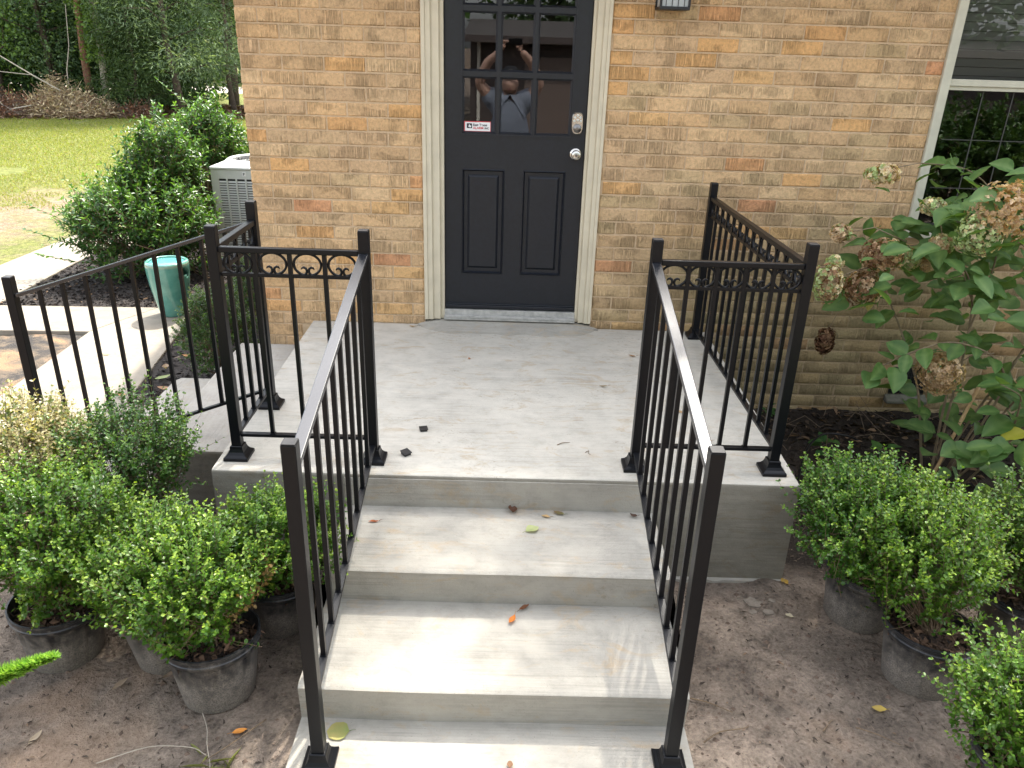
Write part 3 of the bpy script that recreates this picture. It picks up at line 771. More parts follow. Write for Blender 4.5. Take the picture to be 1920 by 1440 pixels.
# two loose plug caps on the porch
for (x, y, a, tilt, lab) in ((.020, -1.383, .25, .03, 'small black square plastic plug on the porch, the one farther from the steps'), (-.032, -1.607, .75, .18, 'small black square plastic plug lying tilted near the porch edge by the left post')):
    m_ = MB(); m_.box(-.019, .019, -.019, .019, .012, .016); m_.box(-.0155, .0155, -.0155, .0155, 0, .012)
    o = m_.obj('plastic_plug', M_BLACKM, bevel=.0012); o.location = (x, y, .0035); o.rotation_euler = (tilt, 0, a); tag(o, lab, 'plug', 'loose post plugs')

# ------------------------------------------------------------------ potted boxwoods
def shrub(seed, root, base, ctr, rad, ntw, lpt, leafL, leafW, cols, tipcol, m, twl=(.07, .14), shape='box', up=.55, mainN=26, sag=0., brown=None, sprigs=0, stemr=.0035, shell=.55, space=.0085, bare=.0):
    """vase shaped shrub: main stems from base, side twigs carrying leaf pairs, one mesh of leaves and one of wood"""
    rs = np.random.RandomState(seed); base = np.array(base, float); ctr = np.array(ctr, float); rad = np.array(rad, float)
    # twig ends in the crown, more of them near the outside, lumpy outline
    d = unit(rs.normal(size=(ntw, 3))); d[:, 2] = np.abs(d[:, 2])*rs.choice([1, 1, 1, -1], ntw)*np.where(rs.rand(ntw) < .3, .7, 1); d = unit(d)
    lump = np.array([1+.34*mnoise.noise(Vector(tuple(v*1.9+seed))) + .20*mnoise.noise(Vector(tuple(v*5+seed*2))) for v in d])
    rr_ = (shell+(1-shell)*rs.rand(ntw)**.6)*lump
    E = ctr+d*rad*rr_[:, None]
    out = unit((E-ctr)/rad); out2 = unit(E-base)
    T = unit(out*.55+out2*.35+np.array([0, 0, up])+rs.normal(size=(ntw, 3))*.36)
    TL = rs.uniform(*twl, ntw); TL *= np.where(rs.rand(ntw) < .06, 1.5, 1)
    if sprigs:
        TL[:sprigs] *= 1.9
    S = E-T*TL[:, None]*.6
    m_ = lpt; t = (np.arange(m_)+.5)/m_
    nleaf = ntw*m_*2
    P = S[:, None]+T[:, None]*(TL[:, None]*t[None])[..., None]
    P[..., 2] -= sag*(t**2)[None]*TL[:, None]
    a0 = rs.rand(ntw)*6.28
    side = unit(np.cross(T, np.array([.12, .3, .9]))); side2 = np.cross(T, side)
    PP, DD, CC, LL = [], [], [], []
    for s_ in (0, 1):
        ang = a0[:, None]+np.arange(m_)[None]*(np.pi/2)+s_*np.pi+rs.normal(size=(ntw, m_))*.3
        lat = side[:, None]*np.cos(ang)[..., None]+side2[:, None]*np.sin(ang)[..., None]
        fwd = .45+.5*t[None, :, None]
        D = unit(lat+T[:, None]*fwd+rs.normal(size=lat.shape)*.12)
        PP.append(P.reshape(-1, 3)); DD.append(D.reshape(-1, 3))
        LL.append(((1-.35*t[None]**3)*np.ones((ntw, 1))).ravel())
        tw_c = rs.rand(ntw)[:, None]
        k = np.clip(t[None]*.55+tw_c*.5-.1+rs.normal(size=(ntw, m_))*.14, 0, 1)
        ca, cb = np.array(cols[0]), np.array(cols[1])
        c = ca+(cb-ca)*k[..., None]
        tp = np.clip((t[None]-.72)*3.5, 0, 1)*(tw_c > .45)
        c = c+(np.array(tipcol)-c)*(tp*.8)[..., None]
        if brown is not None:
            bc, br, bcol = brown
            near = np.linalg.norm(P-np.array(bc), axis=2) < br*(1+.4*rs.normal(size=(ntw, 1)))
            bmix = near & (rs.rand(ntw, m_) < .75)
            c = np.where(bmix[..., None], np.array(bcol)*rs.uniform(.7, 1.25, (ntw, m_, 1)), c)
        c = c*rs.uniform(.82, 1.18, (ntw, m_, 1))
        CC.append(c.reshape(-1, 3))
    P, D, C_, Ls = np.concatenate(PP), np.concatenate(DD), np.concatenate(CC), np.concatenate(LL)
    keep = rs.rand(len(P)) > bare; P, D, C_, Ls = P[keep], D[keep], C_[keep], Ls[keep]
    U = unit(np.array([0, 0, 1.])+rs.normal(size=P.shape)*.45)
    L = leafL*Ls*rs.uniform(.75, 1.2, len(P)); W = leafW*Ls*rs.uniform(.75, 1.2, len(P))
    V, F, C2 = leaves(rs, P, D, U, L, W, C_, shape)
    npmesh('foliage', V, F, m, root, C2)
    # wood: stems from base to clusters, twigs
    mi = rs.randint(0, ntw, mainN*3); ends = S[mi]
    st0 = base+np.stack([rs.normal(size=len(mi))*.012, rs.normal(size=len(mi))*.012, np.zeros(len(mi))], 1)
    tt = np.linspace(0, 1, 6)[None, :, None]
    mid = st0+(ends-st0)*np.array([.35, .35, .55])
    paths = st0[:, None]*(1-tt)**2+mid[:, None]*2*tt*(1-tt)+ends[:, None]*tt**2
    paths += rs.normal(size=paths.shape)*.003*(tt*(1-tt)*4)
    rads = np.repeat((stemr*(1-.75*tt[0, :, 0]))[None], len(mi), 0)
    V1, F1 = tubes_np(paths, rads, 4)
    # side twigs reach back toward the nearest stem point
    pts = paths[:, 2:].reshape(-1, 3)
    idx = [int(np.argmin(np.sum((pts-s__)**2, 1))) for s__ in S]
    q0 = pts[idx]
    tp_ = np.stack([q0, (q0+S)/2+rs.normal(size=S.shape)*.006, S, S+T*TL[:, None]*.5, S+T*TL[:, None]*.97], 1)
    V2, F2 = tubes_np(tp_, np.repeat(np.array([[.0018, .0015, .0012, .001, .0005]]), ntw, 0)*stemr/.0035, 3)
    mb_ = V1; VV = np.concatenate([V1, V2]); FF = np.concatenate([F1, F2+len(V1)])
    npmesh('stems', VV, FF, M_TWIG, root)

def pot_mat():
    m, ns, ls, b = mat('nursery_pot_plastic')
    p = pos(ns, ls, obj=True); x, y, z = sepxyz(ns, ls, p)
    n = noise(ns, ls, p, 26, 6, .75); n2 = noise(ns, ls, pos(ns, ls, (30, 30, 7), True), 1., 4)
    f = math_(ns, ls, 'ADD', math_(ns, ls, 'MULTIPLY', z, -2.6), math_(ns, ls, 'ADD', math_(ns, ls, 'MULTIPLY', n, .9), math_(ns, ls, 'MULTIPLY', n2, .5)))
    d = ramp(ns, ls, f, [(.10, 0.), (.55, .95)])
    fine = noise(ns, ls, p, 190, 3, .8)
    d = math_(ns, ls, 'MULTIPLY', d, ramp(ns, ls, fine, [(.36, .25), (.58, 1.)]))
    ls.new(mix(ns, ls, d, (.018, .019, .021), (.27, .235, .195)), b.inputs['Base Color'])
    ls.new(ramp(ns, ls, d, [(0., .38), (.6, .9)]), b.inputs['Roughness'])
    return m
M_POT = pot_mat()
def potsoil_mat():
    m, ns, ls, b = mat('potting_bark')
    p = pos(ns, ls); v = N(ns, 'ShaderNodeTexVoronoi'); v.inputs['Scale'].default_value = 60; ls.new(p, v.inputs['Vector'])
    ls.new(ramp(ns, ls, v.outputs['Color'], [(.2, (.02, .014, .01)), (.6, (.075, .045, .028)), (.9, (.16, .10, .06))]), b.inputs['Base Color'])
    b.inputs['Roughness'].default_value = .95; bump(ns, ls, b, v.outputs['Distance'], .02); return m
M_PSOIL = potsoil_mat()
def pot_mesh():
    R0, R1, H = .120, .156, .245
    n = 96; mb = MB(); rows = []
    prof = [(R0*.96, 0, 0), (R0, .006, 0), (R0+(R1-R0)*.42, .105, 1), (R0+(R1-R0)*.80, .195, 1), (R0+(R1-R0)*.84, .200, 0), (R1-.002, .206, 0), (R1+.003, .212, 0), (R1+.003, .219, 0), (R1, .222, 0), (R1, .232, 0), (R1+.004, .236, 0), (R1+.004, .245, 0), (R1-.002, .246, 0), (R1-.006, .236, 0), (R1-.012, .19, 0)]
    for r, z, rib in prof:
        for k in range(n):
            a = 2*math.pi*k/n; g_ = (k % 12); rr2 = r-(.0045 if rib and g_ in (0, 1) else .0015 if rib and g_ in (6,) else 0)
            mb.v.append((rr2*math.cos(a), rr2*math.sin(a), z))
    m_ = len(prof); mb.f = [(i*n+k, i*n+(k+1) % n, (i+1)*n+(k+1) % n, (i+1)*n+k) for i in range(m_-1) for k in range(n)]
    mb.f.append(tuple(range(n-1, -1, -1)))
    return mb
POTM = None
G1, G2, TIPC = (.040, .110, .014), (.14, .265, .028), (.36, .48, .07)
DG1, DG2, DT = (.026, .080, .016), (.085, .18, .03), (.20, .31, .055)
def boxwood(seed, x, y, z, rz, tilt, label, crown, rad, ntw, cols=(G1, G2), tip=TIPC, brown=None, soil=.19, sprigs=20, chips=True, scale=1., leafk=1., bare=0., grp='boxwood shrubs in black nursery pots', up=.85):
    global POTM
    root = empty('potted_boxwood', (x, y, z), label, 'potted shrub', grp)
    root.rotation_euler = (tilt[0], tilt[1], rz)
    if POTM is None:
        o = pot_mesh().obj('pot', M_POT, root); o.data.shade_smooth(); o.data.set_sharp_from_angle(angle=R(40)); POTM = o.data
    else:
        o = bpy.data.objects.new('pot', POTM); COL.objects.link(o); o.parent = root
    rs = np.random.RandomState(seed+500)
    # soil mound with bark bits
    mb = MB(); rr3 = .146
    mb.v.append((0, 0, soil+.02)); n = 30
    for j in range(1, 6):
        for k in range(n):
            a = 2*math.pi*k/n; q = rr3*j/5; mb.v.append((q*math.cos(a), q*math.sin(a), soil+.02*(1-(j/5)**2)+rs.normal()*.003))
    mb.f = [(0, 1+k, 1+(k+1) % n) for k in range(n)]+[(1+j*n+k, 1+(j+1)*n+k, 1+(j+1)*n+(k+1) % n, 1+j*n+(k+1) % n) for j in range(4) for k in range(n)]
    mb.obj('potting_soil', M_PSOIL, root)
    n = 160; a = rs.rand(n)*6.28; q = .14*np.sqrt(rs.rand(n)); P = np.stack([q*np.cos(a), q*np.sin(a), soil+.012+rs.rand(n)*.012+.015*(1-(q/.14)**2)], 1)
    D = rs.normal(size=(n, 3)); D[:, 2] *= .35; c = np.array([[.11, .065, .04]])*rs.uniform(.3, 1.9, (n, 1))
    V, F, C2 = leaves(rs, P, D, np.array([0, 0, 1.])+rs.normal(size=(n, 3))*.5, rs.uniform(.02, .05, n), rs.uniform(.003, .01, n), c, 'lance')
    o = npmesh('bark_litter', V, F, M_CHIP, root, C2); o['kind'] = 'stuff'
    rad = (rad[0]*.94, rad[1]*.94, rad[2]*.88); sprigs = int(sprigs*2.2)
    shrub(seed, root, (0, 0, soil+.01), crown, rad, ntw, 10, .0178*leafk, .0064*leafk, cols, tip, M_BOX, (.085, .185), brown=brown, sprigs=sprigs, bare=bare, up=up)
    return root
TAN_L = (.36, .28, .11)
PB = GZ-.004
boxwood(1, -1.205, -2.31, PB, .3, (.0, .03), 'boxwood in a wide dusty black pot at the left picture edge, round bright green crown', (.02, .02, .50), (.30, .30, .27), 700, sprigs=16)
boxwood(2, -.585, -2.475, PB, 1.1, (-.06, .05), 'boxwood in a tilted black pot nearest the left handrail post, roots showing on its soil', (-.02, .03, .46), (.27, .25, .23), 620, brown=((.12, -.16, .36), .12, (.30, .20, .075)), sprigs=30)
boxwood(3, -.47, -2.10, PB, 2.0, (.02, -.03), 'boxwood in a dark black pot beside the stair, close against the porch front', (-.08, .0, .46), (.23, .24, .21), 500, sprigs=16)
boxwood(4, -.82, -2.30, PB, 2.9, (.02, .05), 'boxwood in a half hidden black pot between the two front pots on the left', (-.02, .06, .45), (.27, .24, .20), 560, sprigs=12)
boxwood(5, -1.16, -1.82, PB, .9, (.0, .0), 'dark green loose boxwood below the side step railing, tall sprigs standing up', (.02, .0, .53), (.30, .27, .27), 560, cols=(DG1, DG2), tip=DT, sprigs=60, bare=.12, up=.8)
boxwood(6, -1.50, -1.90, PB, 4.1, (.0, .0), 'boxwood with tan and withered leaves at the left edge beneath the railing end post', (-.02, .02, .60), (.30, .28, .25), 560, cols=((.10, .14, .04), (.22, .25, .08)), tip=(.38, .34, .16), brown=((-.08, .1, .74), .27, (.40, .35, .20)), sprigs=30, bare=.1, up=.7)
boxwood(7, 1.85, -1.985, PB, .4, (.02, .05), 'boxwood in a dusty black pot at the right corner of the porch slab', (-.13, -.02, .50), (.31, .27, .24), 660, cols=((.032, .095, .014), (.10, .22, .026)), tip=(.26, .39, .055), sprigs=24)
boxwood(8, 1.945, -2.33, PB, 1.7, (.03, .04), 'yellow green boxwood in the middle black pot of the right hand row', (.11, .05, .51), (.31, .28, .26), 760, cols=((.050, .12, .014), (.15, .28, .028)), tip=(.36, .48, .065), sprigs=24)
boxwood(9, 1.99, -2.86, PB, 2.6, (.0, .02), 'boxwood in the bottom right corner of the picture, its crown hiding its pot', (-.05, .04, .40), (.31, .26, .25), 640, cols=((.045, .115, .015), (.14, .27, .028)), tip=(.34, .46, .065), sprigs=34)
boxwood(10, 2.42, -2.12, PB, 3.3, (.0, .0), 'boxwood at the right picture edge behind the yellow green one, close to the hydrangea', (.0, .0, .50), (.26, .26, .25), 560, cols=((.05, .12, .02), (.12, .22, .035)), tip=(.26, .36, .07), sprigs=20)

# small clipped boxwood in the mulch by the house corner
rt = empty('boxwood_shrub', (-1.50, .22, -.462), 'small dense boxwood growing in the mulch beside the house corner', 'shrub')
shrub(21, rt, (0, 0, 0), (0, .0, .31), (.24, .27, .33), 900, 9, .013, .0052, ((.03, .085, .015), (.08, .16, .03)), (.20, .30, .06), M_BOX, (.05, .09), sprigs=4, shell=.5)
rt = empty('boxwood_shrub', (-1.42, .98, -.462), 'second small boxwood along the house side, behind the nearer one', 'shrub')
shrub(22, rt, (0, 0, 0), (0, .0, .33), (.24, .28, .30), 700, 9, .014, .0055, ((.025, .07, .015), (.06, .13, .03)), (.15, .25, .05), M_BOX, (.05, .09), sprigs=4)
# big evergreen shrub beside the walk
def holly(seed, x, y, label, ctr, rad, ntw, sprigs):
    rt = empty('evergreen_shrub', (x, y, -.48), label, 'shrub', 'glossy evergreen shrubs by the walk')
    shrub(seed, rt, (0, 0, 0), ctr, rad, ntw, 7, .060, .0135, ((.030, .085, .024), (.085, .19, .038)), (.20, .36, .06), M_HOLLY, (.18, .34), 'lance', sprigs=sprigs, mainN=40, stemr=.009, up=.45)
    return rt
holly(31, -2.98, 2.60, 'broad glossy evergreen shrub behind the teal stool, wild sprigs on its left', (-.04, 0, .44), (.66, .52, .46), 680, 50)
holly(34, -2.92, 2.95, 'middle glossy evergreen shrub left of the air conditioner, rising above its neighbours', (0, 0, .80), (.36, .36, .56), 420, 40)
holly(32, -3.10, 4.45, 'taller glossy evergreen shrub behind and left of the air conditioner, shoots reaching above it', (.05, 0, .82), (.44, .42, .60), 520, 46)
holly(33, -2.55, 4.9, 'glossy evergreen shrub behind the air conditioner at the house corner', (0, 0, .55), (.5, .4, .58), 380, 14)
# long shoots of the nearest shrub
def shoot(root, pts, n, L, W, seed, cols=((.03, .08, .02), (.10, .21, .035)), m=None):
    rs = np.random.RandomState(seed); pts = np.array(pts, float); t = np.linspace(0, 1, n); k = np.linspace(0, 1, len(pts))
    P = np.stack([np.interp(t, k, pts[:, i]) for i in range(3)], 1); T = unit(np.gradient(P, axis=0))
    sd = unit(np.cross(T, [0, .2, 1.]))
    PP = np.concatenate([P, P]); D = np.concatenate([sd+T*.8, -sd+T*.8])+rs.normal(size=(2*n, 3))*.25
    c = np.array(cols[0])+(np.array(cols[1])-np.array(cols[0]))*rs.rand(2*n, 1)
    V, F, C2 = leaves(rs, PP, D, np.array([0, 0, 1.])+rs.normal(size=PP.shape)*.4, L*rs.uniform(.7, 1.2, 2*n), W*rs.uniform(.7, 1.2, 2*n), c, 'lance')
    npmesh('shoot_leaves', V, F, m or M_HOLLY, root, C2)
    V, F = tubes_np(P[None], np.linspace(.004, .0015, n)[None], 4); npmesh('shoot', V, F, M_TWIG, root)
hs = bpy.data.objects['evergreen_shrub']
for i, pts in enumerate([[(-.3, 0, .35), (-.7, -.05, .50), (-1.0, -.1, .66)], [(-.3, -.1, .2), (-.65, -.2, .34), (-.95, -.25, .46)], [(-.3, -.2, .15), (-.5, -.4, .22), (-.72, -.5, .30)], [(.1, .1, .8), (-.05, .1, 1.0), (-.05, .1, 1.15)]]):
    shoot(hs, pts, 16, .06, .014, 70+i)
hs2 = bpy.data.objects['evergreen_shrub.002']
for i, pts in enumerate([[(.1, .1, 1.05), (-.05, .15, 1.3), (-.45, .2, 1.62)], [(.2, .1, 1.05), (.25, .1, 1.3), (.2, .1, 1.52)]]):
    shoot(hs2, pts, 18, .065, .016, 80+i)

# ------------------------------------------------------------------ teal garden stool
def teal_mat():
    m, ns, ls, b = mat('teal_glaze')
    p = pos(ns, ls, obj=True); z = sepxyz(ns, ls, p)[2]; n = noise(ns, ls, p, 9, 5, .6)
    c = mix(ns, ls, ramp(ns, ls, n, [(.35, 0.), (.7, 1.)]), (.065, .23, .19), (.13, .33, .27))
    rim = ramp(ns, ls, math_(ns, ls, 'ADD', z, math_(ns, ls, 'MULTIPLY', n, .02)), [(.415, 0.), (.43, .5), (.445, 0.)])
    c = mix(ns, ls, rim, c, (.40, .42, .28))
    ls.new(c, b.inputs['Base Color']); b.inputs['Roughness'].default_value = .12; b.inputs['Coat Weight'].default_value = .5
    return m
stl = empty('garden_stool', (-2.305, 1.43, -.450), 'teal glazed ceramic garden stool with a cut-out handle on the walkway', 'stool')
prof = [(a_*.89, b2_) for a_, b2_ in [(.106, 0), (.112, .006), (.127, .06), (.150, .16), (.170, .26), (.180, .34), (.184, .40), (.183, .425), (.176, .438), (.160, .443), (.150, .438), (.148, .430)]]
n = 64; mb = MB(); zz_ = []
# dense rows so that the handle hole can be cut out
pr = []
for i in range(len(prof)-1):
    k = 4 if 3 <= i <= 6 else 1
    for j in range(k):
        t = j/k; pr.append((prof[i][0]*(1-t)+prof[i+1][0]*t, prof[i][1]*(1-t)+prof[i+1][1]*t))
pr.append(prof[-1])
for r, z in pr:
    for k in range(n): a = 2*math.pi*k/n; mb.v.append((r*math.cos(a), r*math.sin(a), z))
def inhole(a, z):
    for c0 in (R(-20), R(160)):
        da = (a-c0+math.pi) % (2*math.pi)-math.pi
        if (da/.36)**2+((z-.345-.02*math.cos(da*6))/.030)**2 < 1: return True
    return False
for i in range(len(pr)-1):
    for k in range(n):
        if not inhole(2*math.pi*(k+.5)/n, (pr[i][1]+pr[i+1][1])/2): mb.f.append((i*n+k, i*n+(k+1) % n, (i+1)*n+(k+1) % n, (i+1)*n+k))
mb.f.append(tuple(range(n-1, -1, -1)))
M_TEAL = teal_mat()
o = mb.obj('stool_body', M_TEAL, stl); o.data.shade_smooth()
sm = o.modifiers.new('s', 'SOLIDIFY'); sm.thickness = .010; sm.offset = -1
mb = MB(); mb.lathe([(.134, .428), (.11, .434), (.07, .440), (.03, .441), (.001, .438)], 48, cap=False); o = mb.obj('stool_top', simple('teal_top', (.10, .33, .33), .12, var=.15, vscale=12, obj=True), stl); o.data.shade_smooth()
M_HOLE = M_DARK

# ------------------------------------------------------------------ air conditioner
AO = (-2.16, 3.55, -.50)
ac = empty('air_conditioner', AO, 'pale grey louvred outdoor air conditioner unit behind the evergreen shrub', 'air conditioner')
M_AC = simple('ac_paint', (.56, .58, .56), .45, var=.06, vscale=12); M_ACD = simple('ac_inside', (.03, .03, .03), .8)
ax0, ax1, ay0, ay1, az0, az1 = -2.545, -1.795, 3.2, 3.95, -.42, .42
mb = MB(); mb.box(ax0-.06, ax1+.06, ay0-.06, ay1+.06, -.52, -.42); mb.obj('ac_pad', M_WALK, ac, AO)
mb = MB(); mb.box(ax0+.012, ax1-.012, ay0+.012, ay1-.012, az0, az1-.03); mb.obj('ac_core', M_ACD, ac, AO)
for (cx_, cy_) in ((ax0, ay0), (ax1-.075, ay0), (ax0, ay1-.075), (ax1-.075, ay1-.075)):
    mb = MB(); mb.box(cx_, cx_+.075, cy_, cy_+.075, az0, az1-.0005); mb.obj('corner_panel', M_AC, ac, AO, bevel=.006)
for bx in ((ax0+.075, ax1-.075, ay0+.001, ay0+.01, az1-.085, az1-.001), (ax0+.075, ax1-.075, ay0+.001, ay0+.01, az0, az0+.05), (ax0+.001, ax0+.01, ay0+.075, ay1-.075, az1-.085, az1-.001), (ax0+.001, ax0+.01, ay0+.075, ay1-.075, az0, az0+.05)):
    mb = MB(); mb.box(*bx); mb.obj('casing_band', M_AC, ac, AO)
for i in range(28):
    z = az0+.065+i*.0242
    m_ = MB(); m_.add([(ax0+.073, ay0+.001, z), (ax1-.073, ay0+.001, z), (ax1-.073, ay0+.011, z+.015), (ax0+.073, ay0+.011, z+.015), (ax0+.073, ay0-.0035, z+.001), (ax1-.073, ay0-.0035, z+.001)], [(0, 1, 2, 3), (4, 5, 1, 0)])
    m_.add([(ax0+.001, ay0+.073, z), (ax0+.001, ay1-.073, z), (ax0+.011, ay1-.073, z+.015), (ax0+.011, ay0+.073, z+.015)], [(0, 3, 2, 1)])
    m_.obj('louver', M_AC, ac, AO)
mb = MB()
for xx in np.arange(ax0+.155, ax1-.1, .0915): mb.box(xx-.008, xx+.008, ay0-.005, ay0-.001, az0+.05, az1-.083)
mb.obj('ac_rib', M_AC, ac, AO)
mb = MB(); cx_, cy_ = (ax0+ax1)/2, (ay0+ay1)/2
mb.box(ax0-.008, ax1+.008, ay0-.008, ay1+.008, az1-.0, az1+.028)
mb.obj('ac_lid', M_AC, ac, AO, bevel=.010)
mb = MB(); mb.lathe([(.35, .028), (.34, .045), (.31, .068), (.285, .078), (.275, .070), (.265, .045)], 40, (cx_, cy_, az1), cap=False); o = mb.obj('fan_shroud', M_AC, ac, AO, smooth=True)
mb = MB()
for r in np.arange(.04, .27, .03): mb.tube([(cx_+r*math.cos(t), cy_+r*math.sin(t), az1+.062) for t in np.linspace(0, 6.283, 24)], .0035, 4)
for t in range(6): mb.bar((cx_, cy_, az1+.055), (cx_+.27*math.cos(t*1.047), cy_+.27*math.sin(t*1.047), az1+.06), .006, .006)
mb.obj('fan_grille', M_BLACKM, ac, AO)
mb = MB(); mb.box(-2.235, -2.200, ay0-.0035, ay0+.0005, .365, .402); mb.obj('ac_badge', simple('badge_white', (.75, .75, .75), .4), ac, AO)
text('P', .034, -2.228, .372, ay0-.0045, simple('badge_ink', (.03, .04, .08), .4), ac, AO, 'badge_letter', bold=.001)

# ------------------------------------------------------------------ mulch bed
def in_poly(x, y, poly):
    c = False; j = len(poly)-1
    for i in range(len(poly)):
        if (poly[i][1] > y) != (poly[j][1] > y) and x < (poly[j][0]-poly[i][0])*(y-poly[i][1])/(poly[j][1]-poly[i][1])+poly[i][0]: c = not c
        j = i
    return c
BED1 = [(-1.93, -.25), (-1.27, -.17), (-1.11, 0), (-1.11, 6.), (-2.1, 6.), (-2.17, 1.55)]
BED2 = [(-3.83, 1.53), (-2.17, 1.59), (-2.0, 6.), (-2.6, 3.6), (-3.82, 3.55)]
M_MULCHB = simple('mulch_base', (.022, .017, .014), .95, var=.4, vscale=60, bmp=.01)
def grid_patch(name, poly, x0, x1, y0, y1, st_, zf, m, kind='structure'):
    V = []; F = []; idx = {}
    X = np.arange(x0, x1+st_, st_); Y = np.arange(y0, y1+st_, st_)
    for j, y in enumerate(Y):
        for i, x in enumerate(X): V.append((x, y, zf(x, y)))
    nx_ = len(X)
    for j in range(len(Y)-1):
        for i in range(nx_-1):
            if in_poly(X[i]+st_/2, Y[j]+st_/2, poly): F.append((j*nx_+i, j*nx_+i+1, (j+1)*nx_+i+1, (j+1)*nx_+i))
    o = npmesh(name, np.array(V), np.array(F), m, smooth=True); o['kind'] = kind; return o
mzf = lambda x, y: -.468+.012*mnoise.noise(Vector((x*4, y*4, 1)))+.006*mnoise.noise(Vector((x*15, y*15, 1)))
BG = [(-1.98, -.32), (-1.61, -.30), (-1.60, -.16), (-1.10, -.10), (-1.09, 6.2), (-2.2, 6.2), (-2.20, 1.5)]
grid_patch('mulch_bed', BG, -2.3, -1.0, -.4, 6.2, .04, mzf, M_MULCHB)
grid_patch('mulch_bed_far', [(-3.86, 1.5), (-2.1, 1.5), (-2.1, 5.9), (-3.0, 5.6), (-3.86, 3.6)], -3.9, -2.05, 1.4, 5.9, .04, mzf, M_MULCHB)
def chips(name, polys, n, seed, zf, L=(.015, .06), W=(.003, .010), cols=((.012, .009, .008), (.055, .042, .034)), m=None, density=None, tilt=.35, pale=.04, label=None, cat=None):
    rs = np.random.RandomState(seed); P = []
    bb = [min(p[0] for q in polys for p in q), max(p[0] for q in polys for p in q), min(p[1] for q in polys for p in q), max(p[1] for q in polys for p in q)]
    while len(P) < n:
        x = rs.uniform(bb[0], bb[1]); y = rs.uniform(bb[2], bb[3])
        if density and rs.rand() > density(x, y): continue
        if any(in_poly(x, y, q) for q in polys): P.append((x, y, zf(x, y)+rs.rand()*.012))
    P = np.array(P); a = rs.rand(n)*6.28; D = np.stack([np.cos(a), np.sin(a), rs.normal(size=n)*tilt], 1)
    k = rs.rand(n, 1)**2; c = np.array(cols[0])+(np.array(cols[1])-np.array(cols[0]))*k
    pl = rs.rand(n) < pale; c[pl] = np.array((.20, .13, .08))*rs.uniform(.6, 1.4, (pl.sum(), 1))
    U = np.array([0, 0, 1.])+rs.normal(size=(n, 3))*.4
    V, F, C2 = leaves(rs, P, D, U, rs.uniform(*L, n), rs.uniform(*W, n), c, 'lance', fold=.5)
    o = npmesh(name, V, F, m or M_CHIP, None, C2); o['kind'] = 'stuff'
    if label: o['label'] = label; o['category'] = cat
    return o
chips('bark_mulch', [BED1[:4]+[(-1.9, 6.), (-2.14, 1.5)]], 5200, 3, mzf, label='black shredded bark mulch between the walkway and the house', cat='mulch')
chips('bark_mulch', [BED2], 6500, 4, mzf, label='black shredded bark mulch around the evergreen shrubs beyond the branching walkway', cat='mulch')

# ------------------------------------------------------------------ soil litter at the front
gz = lambda x, y: ground_z(x, y)-.002
FR = [[(-1.9, -2.95), (-.29, -2.95), (-.29, -1.80), (-.82, -1.79), (-.82, -1.37), (-1.9, -1.37)], [(1.05, -3.0), (2.6, -3.0), (2.9, -1.2), (1.64, -1.2), (1.64, -1.80), (1.05, -1.80)]]
chips('soil_litter', FR, 3600, 5, gz, (.005, .028), (.001, .005), ((.045, .034, .026), (.27, .20, .15)), tilt=.12, pale=.06, label='crumbs of bark and soil scattered over the bare front ground', cat='litter')
RB = [[(1.63, -1.3), (4.3, -1.6), (4.3, -.01), (1.63, -.01)]]
chips('leaf_litter', RB, 2600, 6, gz, (.02, .075), (.004, .016), ((.014, .011, .009), (.085, .058, .038)), tilt=.3, pale=.08, m=M_DRY,
      density=lambda x, y: 1. if y > -.45 else .30, label='dead leaves and stalks lying against the foot of the right wall', cat='leaf litter')
chips('leaf_litter', [[(-13, 15.5), (-6.5, 17.8), (-6.5, 22), (-14, 20)]], 5000, 7, lambda x, y: -.50, (.10, .25), (.02, .06), ((.06, .035, .02), (.20, .12, .075)), tilt=.5, m=M_DRY,
      label='brown leaf litter along the far edge of the lawn beneath the trees', cat='leaf litter')
# clods and pebbles
rs = np.random.RandomState(77); mb = MB()
for i in range(900):
    q = rs.rand() < .5; x = rs.uniform(-1.9, -.3) if q else rs.uniform(1.06, 2.5); y = rs.uniform(-2.95, -1.85)
    r = .002+.013*rs.rand()**3; z = ground_z(x, y)
    v = [(x+r*rs.uniform(.7, 1.3)*a, y+r*rs.uniform(.7, 1.3)*b2, z+r*.7*c_) for a, b2, c_ in ((1,0,0),(0,1,0),(-1,0,0),(0,-1,0),(0,0,1),(0,0,-1))]
    mb.add(v, [(0,1,4),(1,2,4),(2,3,4),(3,0,4),(1,0,5),(2,1,5),(3,2,5),(0,3,5)])
o = mb.obj('soil_clods', simple('clod', (.13, .09, .065), .95, var=.4, vscale=50)); tag(o, 'small clods and grit on the bare soil beside the steps', 'soil', kind='stuff')

